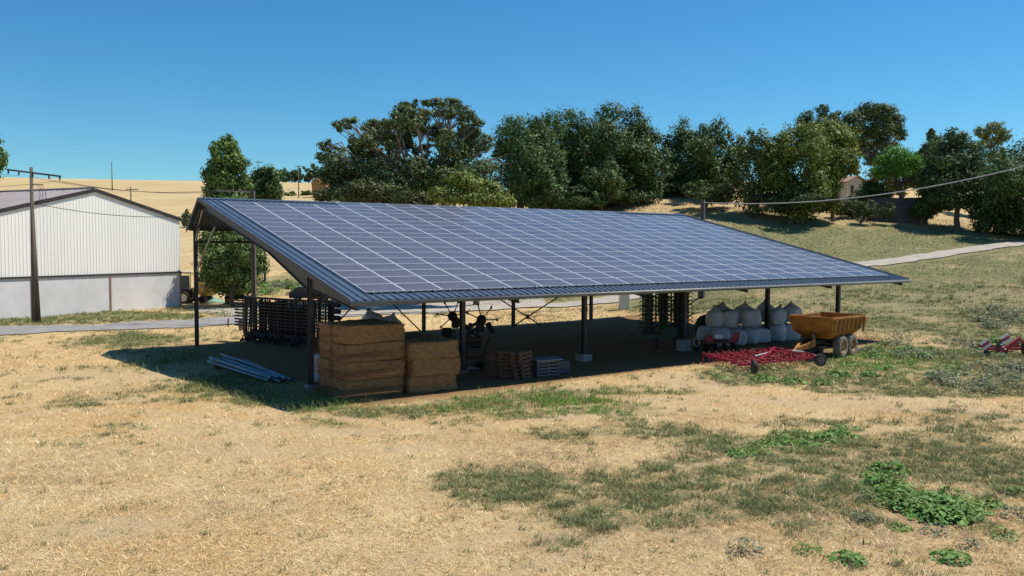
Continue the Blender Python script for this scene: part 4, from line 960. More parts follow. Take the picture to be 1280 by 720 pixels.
for f_ in (1.8, .6, -.6, -1.8): mb.bar(tp3(f_, -.7, .9), tp3(f_, -1.45, .9), .1, .12)
for s_ in (-.35, -1.8): mb.bar(tp3(.35, s_, WR+.12), tp3(-1.57, s_, WR+.12), .12, .16)
mb.build('chassis', M['black'], trl)
# body: tapering tub; top wider than bottom, front board sloping
tf, tb, bf, bb = 1.7, -2.25, .95, -1.9
so_, si_ = .08, -2.23; bo, bi = -.42, -1.73; zt, zb_ = 2.05, 1.02; mdz = 1.42
O = [tp3(tf, so_, zt+.08), tp3(tf, si_, zt+.08), tp3(tb, si_, zt), tp3(tb, so_, zt), tp3(tf-.2, so_-.1, mdz), tp3(tf-.2, si_+.1, mdz), tp3(tb+.06, si_+.1, mdz), tp3(tb+.06, so_-.1, mdz), tp3(bf, bo, zb_), tp3(bf, bi, zb_), tp3(bb, bi, zb_), tp3(bb, bo, zb_)]
mb = MB()
walls = [(0, 1, 5, 4), (1, 2, 6, 5), (2, 3, 7, 6), (3, 0, 4, 7), (4, 5, 9, 8), (5, 6, 10, 9), (6, 7, 11, 10), (7, 4, 8, 11), (8, 9, 10, 11)]
mb.add(O, walls); cen = sum(O, Vector())/12; I_ = [p+(Vector((cen.x, cen.y, p.z))-p).normalized()*.05+Vector((0, 0, .05 if k_ > 7 else 0)) for k_, p in enumerate(O)]
mb.add(I_, [f[::-1] for f in walls]); mb.add(O[:4]+I_[:4], [(k_, (k_+1) % 4, 4+(k_+1) % 4, 4+k_) for k_ in range(4)])
tub = mb.build('tub', M['orange'], trl)
mb = MB()
for a_, b_ in ((0, 1), (1, 2), (2, 3), (3, 0)): mb.bar(O[a_]+Vector((0, 0, .03)), O[b_]+Vector((0, 0, .03)), .09, .09)
mb.build('rim_rail', M['orange'], tub)
mb = MB()
for k in range(7):
    f_ = tf-.35-k*.53; mb.bar(tp3(f_, so_+.03, zt-.02), tp3(f_-.02, so_-.07, mdz), .05, .06)
mb.build('side_ribs', M['orange'], tub)
mb = MB(); mb.bar(tp3(tb-.04, so_-.02, zt+.06), tp3(tb-.04, si_, zt+.06), .07, .1); mb.bar(tp3(tb-.07, so_+.02, zt), tp3(tb-.07, so_-.05, mdz-.2), .09, .1); mb.box(tp3(tb-.12, so_+.02, zt-.12), (.16, .16, .16), .02)
mb.build('tailgate', M['orange'], trl)
mb = MB(); mb.bar(tp3(2.0, -.75, .85), tp3(3.3, -1.08, .62), .12, .2); mb.bar(tp3(2.0, -1.4, .85), tp3(3.3, -1.08, .62), .12, .2)
mb.prism([tp3(2.05, -.62, .72), tp3(2.75, -.85, .6), tp3(2.75, -.85, .82), tp3(2.05, -.62, 1.12)], Vector(Tr)*-.05)
mb.tube([tp3(3.3, -1.08, .62), tp3(3.6, -1.08, .6)], .08, 8); mb.build('drawbar', M['orange'], trl)
MB().tube([tp3(2.9, -1.08, .6), tp3(2.9, -1.08, .0)], .045, 8).build('jack_stand', M['galv'], trl)
MB().tube([tp3(1.2, -1.08, .9), tp3(1.35, -1.08, 1.25)], .07, 10).build('tipping_ram', M['galv'], trl)

# ------------------------------------------------------------------ red flat cultivator in front of the right columns
def gz_(u, v, z):
    w_ = ray(u, v); t = 1.
    g0 = gp(u, v+10)[2]
    t = (g0+z-CAM[2])/w_[2]; return CAM+w_*t
cA, cB, cC, cD = gz_(878, 444, .44), gz_(924, 456, .44), gz_(1024, 446, .44), gz_(985, 436, .44)
zc = .42+H(*((cA+cC)/2)[:2])
for q in (cA, cB, cC, cD): q[2] = zc
cen = (cA+cB+cC+cD)/4; cul = thing('cultivator', (cen[0], cen[1], H(cen[0], cen[1])), 'flat red spring tine cultivator lying in front of the shed', 'cultivator')
L2 = lambda a_, b_: (cA*(1-a_)+cB*a_)*(1-b_)+(cD*(1-a_)+cC*a_)*b_      # a: towards the camera, b: left to right
mb = MB()
for a_ in (.02, .2, .4, .6, .8, .98): mb.bar(L2(a_, 0), L2(a_, 1), .07, .08)
for b_ in (.02, .25, .5, .75, .98): mb.bar(L2(0, b_)+[0, 0, .075], L2(1, b_)+[0, 0, .075], .07, .07)
mb.build('frame', M['red'], cul)
for ia, a_ in enumerate((.02, .2, .4, .6, .8, .98)):
    for k in range(14):
        b_ = (k+.25+.5*(ia % 2)+rng.normal()*.1)/14.5; p = L2(a_, b_); q = (cB-cA)/np.linalg.norm(cB-cA)
        P = [p+[0, 0, .05], p-q*.14+[0, 0, .16], p-q*.26+[0, 0, .02], p-q*.16+[0, 0, -.2], p-q*.02+[0, 0, -.36]]
        MB().tube(P, .016, 5).build('spring_tine', M['red'], cul)
for a_, b_ in ((.98, .12), (.98, .95), (.1, .55)):
    p = L2(a_, b_)+np.array([0, 0, -.2])-(np.array([0., .32, 0]) if a_ > .5 else 0); wheel(cul, (p[0], p[1], H(p[0], p[1])+.31), (RGT[0], RGT[1]*.3-.35, 0) if b_ < .5 else (.3, 1, 0), .32, .17, 'tyre_dust', 'tyre', 14, 18)
    MB().bar((p[0], p[1], H(p[0], p[1])+.31), L2(a_, b_)+[0, 0, .1], .05, .05).build('wheel_arm', M['red'], cul)
mb = MB(); m0 = L2(.55, .62)
mb.bar(L2(.9, .3)+[0, 0, .12], m0+[0, 0, .42], .07, .08); mb.bar(L2(.9, .85)+[0, 0, .12], m0+[0, 0, .42], .07, .08); mb.bar(L2(.1, .55)+[0, 0, .12], m0+[0, 0, .42], .06, .07)
mb.bar(L2(.9, .58)+[0, 0, .1], L2(.9, .58)+[0, 0, .42], .06, .06); mb.bar(L2(.9, .66)+[0, 0, .1], L2(.9, .66)+[0, 0, .42], .06, .06); mb.bar(L2(.9, .56)+[0, 0, .4], L2(.9, .68)+[0, 0, .4], .06, .06)
mb.build('headstock', M['red'], cul)
mb = MB(); mb.tube([L2(.75, .3)+[0, 0, .2], L2(.7, .5)+[0, 0, .3]], .035, 8); mb.tube([L2(.75, .9)+[0, 0, .2], L2(.7, .72)+[0, 0, .3]], .035, 8); mb.build('folding_ram', M['galv'], cul)
mb = MB(); 
for b_ in (.55, .7):
    P = [L2(.95, b_)+np.array([.12*math.cos(k*.6), .12*math.sin(k*.6)*.3, .22+.12*math.sin(k*.6)]) for k in range(11)]; mb.tube(P, .015, 5)
mb.build('hose_loop', M['black'], cul)

# ------------------------------------------------------------------ red seed drill / disc machine behind the cultivator's left end
q = gp(893, 441); dr = thing('seed_drill', q, 'dark red implement in the shade between the tyre and the cultivator', 'implement')
mb = MB(q, -YAW)
mb.bar((-1.0, 0, .55), (1.25, .1, .6), .1, .12); mb.bar((-.8, .7, .55), (1.1, .8, .6), .1, .12); mb.bar((-.7, 0, .5), (-.6, .8, .5), .09, .1); mb.bar((.9, 0, .5), (1.0, .8, .5), .09, .1)
mb.build('frame', M['red_dk'], dr)
mb = MB(q, -YAW); mb.prism([(.75, -.1, .6), (1.25, -.1, .6), (1.35, -.1, 1.15), (1.0, -.1, 1.05)], (0, .25, 0)); mb.prism([(-.5, -.1, .6), (-.1, -.1, .6), (-.15, -.1, .95), (-.5, -.1, .95)], (0, .3, 0)); mb.build('bracket', M['red'], dr)
MB(q, -YAW).box((.2, 0, .9), (.5, .4, .26), .06).build('hopper', M['white'], dr)
for k in range(5): MB(q, -YAW).lathe([(.02, -.02), (.26, 0), (.02, .02)], (-.9+k*.5, .3, .27), (1, .35, 0), 18).build('disc', M['black'], dr)
mb = MB(q, -YAW); mb.tube([(-1.0+.16*math.cos(k*.55), -.1, .62+.26*math.sin(k*.55)) for k in range(13)], .03, 6); mb.build('hose_loop', M['galv'], dr)
q = gd(884, 51.5); tw = thing('spare_wheel', q, 'large black tractor wheel standing left of the white bag pile', 'wheel')
wheel(tw, (q[0], q[1], q[2]+.80), (-FWD[0]*.8+RGT[0]*.5, -FWD[1]*.8+RGT[1]*.5, 0), .82, .5, 'black', 'tyre', 16, 28)
MB().tube([(q[0]+.1, q[1], q[2]+.8), tuple(gd(905, 53)+np.array([0, 0, .8]))], .07, 8).build('axle_stub', M['black'], tw)

# ------------------------------------------------------------------ folded dark green tine harrow (right of centre)
q = gp(833, 437); fh = thing('folded_harrow', q, 'tall dark green folded tine harrow standing upright under the roof', 'harrow')
sc = depth(q)/F
mb = MB(q, -YAW)
mb.bar((-1.8, 0, .75), (1.3, .2, .75), .16, .2); mb.bar((-1.0, .9, .7), (1.2, 1.0, .7), .14, .16); mb.bar((-.9, 0, .7), (-.9, 1, .7), .14, .14); mb.bar((.9, 0, .7), (.9, 1, .7), .14, .14)
mb.bar((-1.6, .3, .7), (-2.4, .2, 1.15), .09, .1); mb.bar((-1.6, .1, .8), (-2.3, 0, .85), .09, .1); mb.bar((-2.15, .1, .4), (-2.15, .1, 1.5), .07, .07)
mb.box((.1, .4, 1.0), (1.0, .8, .7), .08); mb.build('main_frame', M['green_dk'], fh)
for xc, wdt in ((-1.05, .5), (-.15, .85), (.85, .75)):
    mb = MB(q, -YAW); zt_ = 3.45 if xc < .6 else 3.2
    for k in range(5): mb.bar((xc-wdt/2+wdt*k/4, .2, .7), (xc-wdt/2+wdt*k/4, .3, zt_), .07, .09)
    for k in range(6): mb.bar((xc-wdt/2-.08, .25, 1.0+k*(zt_-1.1)/5), (xc+wdt/2+.08, .3, 1.0+k*(zt_-1.1)/5), .08, .09)
    w_ = mb.build('wing_frame', M['green_dk'], fh)
    mb = MB(q, -YAW)
    for k in range(11):
        z = .95+k*(zt_-1.0)/10
        for s_ in (-1, 1): mb.tube([(xc+s_*wdt*.45, .22, z), (xc+s_*(wdt*.5+.14), .1, z+.07), (xc+s_*(wdt*.5+.24), .0, z-.06)], .028, 5)
        mb.box((xc+rng.normal()*.08, .1, z), (.2, .3, .11), .02)
    mb.build('tines', M['black'], w_)
    pr_ = []
    for k in range(13):
        z = .85+k*(zt_-.95)/12; pr_ += [(.21, z-.06), (.30+.05*rng.uniform(), z-.05), (.30+.05*rng.uniform(), z+.05), (.21, z+.06)]
    mb = MB(q, -YAW); mb.lathe([(.02, .75)]+pr_+[(.02, zt_+.05)], (xc+(.12 if xc < .6 else -.05), .75, 0), (0, 0, 1), 14); mb.build('roller', M['black'], fh)
for s_ in (-.5, .6):
    p = MB(q, -YAW).T @ Vector((s_, .5, .35)); wheel(fh, p, (RGT[0], RGT[1], 0), .36, .22, 'green_dk', 'tyre', 12, 20)
mb = MB(q, -YAW); mb.tube([(1.25, .2, 2.5), (2.0, .2, 3.0)], .03, 6); mb.tube([(1.25, .2, 1.9), (1.9, .2, 2.1)], .03, 6); mb.tube([(-.9, .1, .9), (-.5, -.1, 1.4), (-.2, .1, 1.1)], .03, 6); mb.build('hydraulic_hose', M['black'], fh)

# ------------------------------------------------------------------ rotary tedder between bales and pallets
q = gp(585, 463); te = thing('rotary_tedder', q, 'black folded rotary tedder with spider arms behind the second column', 'tedder')
mb = MB(q, -YAW); mb.bar((-.2, 0, .3), (.1, .1, 2.2), .16, .16); mb.bar((-.5, 0, .6), (.8, .2, .55), .12, .12); mb.bar((.1, .1, 2.0), (-.75, .1, 2.35), .11, .11); mb.bar((.1, .1, 2.0), (.75, .1, 2.35), .11, .11); mb.bar((-.1, 0, 1.2), (-1.1, .3, 1.75), .1, .1); mb.box((-1.0, .3, 1.7), (.5, .3, .5), .05); mb.box((.35, .1, 1.3), (.6, .5, .5), .06); mb.box((-.6, .2, 2.2), (.35, .3, .5), .05); mb.box((.55, .2, 2.05), (.4, .3, .55), .05); mb.bar((-.5, .2, 2.2), (.6, .2, 1.5), .08, .1); mb.bar((.5, .2, 2.1), (-.4, .2, 1.2), .08, .1); mb.bar((.9, .2, 2.2), (1.15, .1, 1.75), .16, .2); mb.bar((.6, .1, .5), (1.0, 0, 1.55), .05, .05)
mb.build('frame', M['black'], te)
for (cx_, cz_, ph) in ((-.72, 2.5, .3), (.62, 2.35, .9)):
    c0 = MB(q, -YAW); c0.lathe([(.05, -.26), (.12, -.22), (.13, -.06), (.24, -.03), (.24, .03), (.13, .06), (.1, .2), (.03, .22)], (cx_, .1, cz_), (.35, 1, .1), 12)
    ro = c0.build('rotor', M['black'], te, True)
    for k in range(7):
        a_ = ph+k*2*math.pi/7; e_ = (cx_+.72*math.cos(a_), .05, cz_+.72*math.sin(a_))
        mb = MB(q, -YAW); mb.tube([(cx_, .1, cz_), e_], .028, 6); mb.tube([e_, (e_[0]+.16*math.cos(a_+.5), .25, e_[2]+.16*math.sin(a_+.5))], .018, 5); mb.box(e_, (.1, .1, .12), .02)
        mb.build('tine_arm', M['black'], ro)
p = MB(q, -YAW).T @ Vector((.55, .1, .25)); wheel(te, p, (FWD[0], FWD[1], 0), .26, .18, 'black', 'tyre', 12, 18)
p = MB(q, -YAW).T @ Vector((-.3, .4, .25)); wheel(te, p, (FWD[0], FWD[1], 0), .26, .18, 'black', 'tyre', 12, 18)
MB(q, -YAW).box((.15, -.05, .12), (.75, .35, .05), 0).build('foot_plate', M['galv'], te)

# ------------------------------------------------------------------ long black roller harrow at the back left
qa, qb = gd(296, 51.2), gd(424, 46.5); qm = (qa+qb)/2; rh = thing('roller_harrow', qm, 'wide black slatted roller harrow stored under the left end of the shed', 'harrow')
vecs = qb-qa; wl = np.linalg.norm(vecs[:2]); az = math.atan2(vecs[1], vecs[0]); org_ = (qm[0], qm[1], qm[2])
def RH(): return MB(org_, az)
mb = RH()
for z in (.55, 2.62): mb.bar((-wl/2+.7, 0, z), (wl/2-.5, 0, z), .14, .12)
for x in np.linspace(-wl/2+.75, wl/2-.55, 6): mb.bar((x, 0, .1), (x, 0, 2.65), .13, .14); mb.bar((x, -.4, .1), (x, .6, .12), .12, .12)
mb.box((.3, .25, 1.35), (2.2, .35, 1.5), .06); mb.bar((-wl/2+.75, -.2, .1), (wl/2, -.2, .3), .1, .1)
mb.build('frame', M['black'], rh)
for k in range(9):
    z = .95+k*.185
    mb = RH(); mb.bar((-wl/2, -.16+.02*(k % 2), z), (wl/2-.75, -.16, z), .10, .075); mb.tube([(-wl/2-.03, -.16, z), (-wl/2+.3, -.16, z)], .055, 7)
    mb.build('slat', M['black'], rh)
mb = RH()
for k in range(12): mb.box((-wl/2+1.15+k*.43, .35+.1*(k % 2), 1.5), (.36+.05*rng.normal(), .05, 1.75+.12*rng.normal()), 0)
mb.build('tine_plates', M['black'], rh)
mb = RH()
for k in range(11):
    for j_ in range(2): mb.lathe([(.02, -.2), (.2, -.18), (.23, 0), (.2, .18), (.02, .2)], (-wl/2+1.0+k*.48, .1+.35*j_, .35+.16*j_), (1, .1, 0), 10)
mb.build('roller_rings', M['black'], rh)
for k in range(5):
    z = 1.05+k*.36; mb = RH(); mb.lathe([(.02, -.35), (.13, -.33), (.15, 0), (.13, .33), (.02, .35)], (wl/2-.32, .0, z), (1, 0, 0), 10); mb.build('roller', M['black'], rh)
mb = RH()
for k in range(34):
    x = -wl/2+.6+k*(wl-1.2)/33; mb.bar((x, -.05, .45+.1*(k % 3)), (x+rng.normal()*.05, -.05+rng.normal()*.1, 2.55), .06+.07*(k % 2), .05)
mb.build('tines', M['black'], rh)
mb = RH()
for k in range(9): mb.tube([(-wl/2+.9+k*.62, -.2, .5), (-wl/2+1.0+k*.62+rng.normal()*.1, -.5, .25), (-wl/2+1.1+k*.62, -.7, .06)], .04, 6)
mb.build('coulter_arms', M['black'], rh)

# ------------------------------------------------------------------ pallets and crates
def pallet(loc, rot, label):
    t = thing('wooden_pallet', loc, label, 'pallet', 'old pallets leaning together'); t.rotation_euler = rot
    mb = MB()
    for k in range(7): mb.box((0, -.525+k*.175, .13), (1.2, .11, .022))
    o = mb.build('top_boards', M['pallet'], None); o.parent = t
    mb = MB()
    for k in range(3): mb.box((-.54+k*.54, 0, .0715), (.1, 1.15, .095))
    o = mb.build('bearers', M['pallet'], None); o.parent = t
    mb = MB()
    for k in range(3): mb.box((0, -.5+k*.5, .012), (1.2, .1, .022))
    o = mb.build('bottom_boards', M['pallet'], None); o.parent = t
ps = [(634, 472), (645, 473), (655, 473.5), (662, 473.5)]
for k, (u_, v_) in enumerate(ps):
    q = gp(u_, v_); rz_ = -YAW+.15
    pallet((q[0]+.2*RGT[0]*k*0, q[1]+.3, q[2]+.56), (R(72+k*2), R(0), rz_+[-.25, .0, .75, .95][k]), ['leftmost slumped', 'second from left', 'third from left, turned edge on', 'rightmost, turned edge on'][k]+' old wooden pallet leaning beside the grey crates')
for k, (u_, v_) in enumerate(((679, 471.5), (692, 470.5), (706, 467))):
    q = gp(u_, v_+.5); t = thing('plastic_crate', q, ['left', 'middle', 'right'][k]+' grey slatted crate on the shaded floor beside the pallets', 'crate', 'grey crates')
    wx = [.5, .5, .42][k]; hh = [.72, .74, .6][k]
    mb = MB(q, -YAW+.35); ww, ll = wx, .9
    for z in np.linspace(.1, hh-.05, 5):
        for s_ in (-1, 1): mb.box((0, s_*ll/2+ll/2, z), (ww, .03, .085)); mb.box((s_*ww/2, ll/2, z), (.03, ll-.04, .085))
    mb.build('side_slats', M['crate'], t)
    mb = MB(q, -YAW+.35)
    for sx in (-1, 1):
        for sy in (0, 1): mb.box((sx*ww/2*.97, sy*ll+(.02 if sy == 0 else -.02), hh/2), (.07, .07, hh))
    mb.build('corner_posts', M['crate'], t)
    MB(q, -YAW+.35).box((0, ll/2, .05), (ww-.05, ll-.1, .03)).build('bottom', M['crate'], t)
    if k < 2:
        o = MB(q, -YAW+.25).box((.05, .42, hh+.03), (.75, 1.0, .045), .008).build('board', M['board'], None)
        tag(o, ['left', 'right'][k]+' bluish board lying across the grey crates', 'board')

# ------------------------------------------------------------------ red machine at the right edge
q = gp(1256, 446); rm = thing('disc_harrow', q, 'red implement with striped warning boards standing in the weeds at the right edge', 'implement')
s3 = depth(q)/F
def RM(): return MB((q[0], q[1], q[2]), -YAW)
mb = RM(); mb.bar((-.9, 0, .42), (1.9, .1, .42), .1, .12); mb.bar((-.9, 0, .58), (-.1, .1, .56), .05, .06); mb.bar((-.9, 0, .3), (.5, .1, .28), .05, .06); mb.bar((-.9, .9, .45), (1.9, 1.0, .45), .1, .1)
mb.bar((.05, 0, .45), (.75, 0, .98), .12, .14); mb.bar((.75, 0, .98), (1.35, 0, .35), .09, .1); mb.bar((.1, .0, .5), (.65, -.05, .7), .13, .14); mb.bar((1.3, 0, .5), (1.9, 0, .9), .1, .1)
for x in (-.8, .3, 1.5): mb.bar((x, 0, .42), (x, 1, .45), .09, .09)
mb.build('frame', M['red'], rm)
for (x, z, tilt) in ((-1.05, .68, .6), (-.02, .95, .5)):
    for k in range(3):
        mb = RM(); d_ = Vector((math.cos(tilt), 0, math.sin(tilt))); n_ = Vector((-math.sin(tilt), 0, math.cos(tilt)))
        c0 = Vector((x, -.06, z))+n_*(-.14+k*.14)
        mb.prism([c0-d_*.24-n_*.065, c0+d_*.24-n_*.065, c0+d_*.24+n_*.065, c0-d_*.24+n_*.065], (0, .03, 0)); mb.build('warning_board', M['red'] if k == 1 else M['white'], rm)
for x in (-.25, 1.05):
    for k in range(2):
        mb = RM(); mb.lathe([(.02, -.03), (.3, 0), (.02, .03)], (x+k*.2, .05+k*.3, .55), (.5, -1, .1), 18); mb.build('disc', M['black'], rm)
    for k in range(3): RM().box((x-.12+k*.1, -.3, .68-k*.12), (.11, .05, .06), .015).build('bolt_plate', M['white'], rm)
RM().box((-.95, 0, .18), (.25, .3, .36), .05).build('foot', M['black'], rm)
for x in (.2, 1.5): wheel(rm, RM().T @ Vector((x, .6, .28)), (FWD[0], FWD[1], 0), .28, .2, 'black', 'tyre', 12, 18)

# ------------------------------------------------------------------ pale box behind the shed, car, old harvester, tarpaulin, scrap
q = gp(780, 387); t = thing('utility_cabinet', q, 'pale concrete utility cabinet beside the track behind the shed', 'cabinet'); hcb = pt(780, 360, depth(q))[2]-q[2]
MB(q, -.25).box((0, 0, hcb/2), (.85, .45, hcb), .02).build('housing', M['white'], t); MB(q, -.25).box((0, 0, hcb+.04), (.95, .55, .08), .02).build('cap', M['conc'], t); MB(q, -.25).box((.1, -.235, hcb*.5), (.55, .02, hcb*.7), .005).build('door', M['white'], t)
q = gd(389, 86); car = thing('parked_car', q, 'dark blue car parked in the weeds seen behind the black harrow', 'car')
def CB(): return MB(q, -YAW+.12)
side = [(-2.1, .35), (2.1, .35), (2.15, .75), (1.9, .92), (1.15, 1.0), (.55, 1.46), (-1.2, 1.5), (-1.95, 1.02), (-2.15, .8)]
CB().prism([(x, -.85, z) for x, z in side], (0, 1.7, 0)).build('body', M['carpaint'], car, False, .05)
mb = CB()
for s_ in (-.865, .855): mb.prism([(x, s_, z) for x, z in [(-1.65, 1.02), (.95, 1.02), (.5, 1.4), (-1.15, 1.43)]], (0, .01, 0))
mb.prism([(1.16, -.7, 1.03), (1.16, .7, 1.03), (.61, .6, 1.44), (.61, -.6, 1.44)], (.012, 0, .012)); mb.build('window', M['glass'], car)
for x in (-1.35, 1.35):
    for s_ in (-.78, .78): wheel(car, CB().T @ Vector((x, s_, .32)), CB().T.to_3x3() @ Vector((0, 1, 0)), .32, .2, 'galv', 'tyre', 0, 20)
for s_ in (-.6, .6): CB().box((2.13, s_, .72), (.06, .3, .14), .02).build('headlight', M['white'], car)
q = gd(246, 82); hv = thing('old_harvester', q, 'old cream and yellow farm machine parked beside the barn corner', 'harvester')
def HB(): return MB(q, -YAW)
HB().box((-1.1, 0, 3.0), (1.7, 1.6, .22), .04).build('cab_roof', M['cream'], hv)
mb = HB(); mb.bar((-1.65, -.7, 1.3), (-1.85, -.7, 2.95), .22, .1); mb.bar((-.4, -.7, 1.3), (-.35, -.7, 2.9), .09, .09); mb.bar((-1.7, .7, 1.3), (-1.85, .7, 2.95), .1, .1); mb.bar((-.4, .7, 1.3), (-.35, .7, 2.9), .09, .09); mb.build('cab_frame', M['cream'], hv)
HB().box((-1.05, -.62, 2.1), (1.1, .03, 1.2)).build('cab_window', M['glass'], hv)
HB().box((-1.0, 0, 1.0), (1.5, 1.5, .9), .08).build('engine_block', M['black'], hv)
HB().prism([(-.3, -.7, 1.2), (1.3, -.7, .9), (1.75, -.7, 1.35), (1.6, -.7, 2.0), (.1, -.7, 2.05)], (0, 1.5, 0)).build('hood', M['yellow'], hv, False, .08)
mb = HB(); mb.lathe([(.02, -.78), (.62, -.76), (.66, 0), (.62, .76), (.02, .78)], (1.05, -.1, 1.35), (.3, 1, 0), 20); mb.build('drum', M['yellow'], hv, True)
mb = HB(); mb.prism([(.0, -.55, 2.07), (1.0, -.55, 2.07), (.7, -.55, 2.65), (.2, -.55, 2.7)], (0, .9, 0)); mb.build('grain_hood', M['cream'], hv); 
mb = HB(); mb.prism([(.25, -.57, 2.15), (.8, -.57, 2.15), (.62, -.57, 2.5), (.3, -.57, 2.5)], (0, .015, 0)); mb.build('rear_window', M['glass'], hv)
for x, r_ in ((-1.0, .62), (.8, .42)):
    for s_ in (-.8, .8): wheel(hv, HB().T @ Vector((x, s_, r_)), (FWD[0], FWD[1], 0), r_, .4, 'white' if x < 0 else 'black', 'tyre', 14, 22)
q = gp(270, 378); mb = MB(q, -YAW); n_ = 9; vs_ = []
for a_ in range(n_):
    for b2 in range(n_): x, y = (a_/(n_-1)-.5)*3.0, (b2/(n_-1)-.5)*2.6; vs_.append((x-.25*y, y, .12+.35*max(0, 1-((x+.4)**2+y*y)/1.6)+rng.normal()*.03-(.1 if a_ in (0, n_-1) or b2 in (0, n_-1) else 0)))
mb.add(vs_, [(a_*n_+b2, (a_+1)*n_+b2, (a_+1)*n_+b2+1, a_*n_+b2+1) for a_ in range(n_-1) for b2 in range(n_-1)])
o = tag(mb.build('tarpaulin', M['tarp'], None, True), 'pale green tarpaulin heap on the gravel beside the old farm machine', 'tarpaulin'); so2 = o.modifiers.new('s', 'SOLIDIFY'); so2.thickness = .03
q = gd(300, 81); sc_ = thing('scrap_trailer', q, 'dark low cart with a red tank beneath the round tree', 'cart')
MB(q, -YAW).box((0, 0, .6), (2.6, 1.4, .3), .03).build('bed', M['black'], sc_)
mb = MB(q, -YAW); mb.lathe([(.02, -.45), (.3, -.42), (.32, 0), (.3, .42), (.02, .45)], (-.1, 0, 1.05), (1, 0, 0), 16); mb.build('tank', M['red'], sc_, True)
for x in (-.9, .9): wheel(sc_, MB(q, -YAW).T @ Vector((x, -.75, .34)), (FWD[0], FWD[1], 0), .34, .2, 'rim', 'tyre', 12, 18)
for k, (u_, v_, lab) in enumerate(((285, 408, 'thin dark stake in the verge left of the shed'), (301, 413, 'short thick wooden stump post beside the concrete pole'), (213, 382, 'thin brown post at the right corner of the barn'), (220, 382, 'second thin brown post right against the barn corner'))):
    q = gp(u_, v_); MBp = MB(); MBp.tube([(q[0], q[1], q[2]-.2), (q[0]+.03, q[1], q[2]+[.55, .75, .7, 1.0][k])], [.06 if k != 1 else .16]*2, 7)
    tag(MBp.build('wooden_stake', M['wood_pole'], None), lab, 'post')

# ------------------------------------------------------------------ grass, straw and weeds on the ground
def sample(n, dmin, dmax, p=1.6, umin=-40, umax=1320):
    q = rng.uniform(size=n); a_ = 1-p+1e-6; d = (dmin**a_+q*(dmax**a_-dmin**a_))**(1/a_)
    u = rng.uniform(umin, umax, n); x = CAM[0]+FWD[0]*d+RGT[0]*(u-640)/F*d; y = CAM[1]+FWD[1]*d+RGT[1]*(u-640)/F*d
    return x, y, d
def blades(name, x, y, L_, wd, tilt, col, jit=.22, curve=.3):
    n = len(x); z = height(x, y); az_ = rng.uniform(0, 2*math.pi, n); L_ = L_*rng.uniform(.55, 1.4, n)
    ti = np.abs(rng.normal(tilt, .25, n)).clip(0, 1.5); ax = np.c_[np.cos(az_), np.sin(az_), np.zeros(n)]
    dirv = ax*np.sin(ti)[:, None]; dirv[:, 2] = np.cos(ti); sd_ = np.c_[-np.sin(az_+rng.normal(0, .6, n)), np.cos(az_), np.zeros(n)]*(wd*.5)[:, None]
    b_ = np.c_[x, y, z-.01]; m_ = b_+dirv*(L_*.55)[:, None]; e_ = b_+dirv*L_[:, None]+ax*(L_*curve*np.cos(ti))[:, None]; e_[:, 2] -= L_*curve*.35*np.cos(ti)
    b_[:, 2] = np.maximum(b_[:, 2], z-.01)
    V_ = np.stack([b_-sd_, b_+sd_, m_+sd_*.8, m_-sd_*.8, e_+sd_*.15, e_-sd_*.15], 1).reshape(-1, 3)
    k_ = np.arange(n)[:, None]*6; F_ = np.concatenate([k_+[0, 1, 2, 3], k_+[3, 2, 4, 5]])
    c_ = np.repeat(np.array(col)*(1+rng.normal(0, jit, n)).clip(.4, 1.7)[:, None], 6, 0)
    return stuff(np_mesh(name, V_, F_, M['blade'], None, c_))
x, y, d = sample(130000, 13.5, 48, 1.5); g, br, ba, sh = masks(x, y)
keep = (rng.uniform(size=len(x)) < (.95-.75*ba)*(1-sh)*(1-.5*g)); x, y, d = x[keep], y[keep], d[keep]
pick = rng.uniform(size=len(x)); big_ = fbm(x*.3, y*.3, 77)
col = np.where((pick < .5)[:, None], (.86, .68, .40), np.where((pick < .76)[:, None], (.62, .38, .14), (.34, .21, .09)))  # darkest blades put the shadow gaps between stalks into the colour
straw_o = blades('dry_grass', x, y, .05+.005*d, .004+.0004*d, 1.2, col)
def inroad(x, y):
    P = np.array(rd)[:, :2]; m_ = np.full(len(x), 1e9)
    for a_, b_ in zip(P[:-1], P[1:]):
        ab = b_-a_; t_ = np.clip(((x-a_[0])*ab[0]+(y-a_[1])*ab[1])/(ab@ab), 0, 1); m_ = np.minimum(m_, np.hypot(x-a_[0]-t_*ab[0], y-a_[1]-t_*ab[1]))
    return m_ < 2.7
x, y, d = sample(64000, 13.5, 75, 1.35); g, br, ba, sh = masks(x, y)
cl_ = fbm(x*1.6, y*1.6, 91, 3)
keep = (rng.uniform(size=len(x)) < (g*.9*np.clip((cl_-.36)*6, .05, 1)+.012)*(1-sh)) & ~inroad(x, y); x, y, d = x[keep], y[keep], d[keep]
nb = 15; tint = rng.normal(0, .16, (len(x), 1)); rad_ = rng.uniform(.05, .17, len(x))+.002*d
hh = fbm(x*.8, y*.8, 95)[:, None]
bright = blobs([patch(700, 503, 125, 14, 1.2), patch(405, 502, 62, 12), patch(600, 511, 60, 10), patch(1110, 452, 80, 16), patch(985, 552, 60, 9), patch(1145, 630, 50, 26)], x, y)[:, None]
col = ((np.array((.205, .25, .095))*(1-hh*.35)+np.array((.22, .19, .10))*(hh*.35))*(1-bright)+np.array((.18, .33, .055))*bright)*(1+tint)
dry = rng.uniform(size=len(x)) < .12; col[dry] = (.42, .31, .15)
rp_ = lambda q: np.repeat(q, nb, 0)
an = rng.uniform(0, 6.28, len(x)*nb); rq = np.sqrt(rng.uniform(0, 1, len(x)*nb))*rp_(rad_)
X2, Y2, D2 = rp_(x)+np.cos(an)*rq, rp_(y)+np.sin(an)*rq, rp_(d)
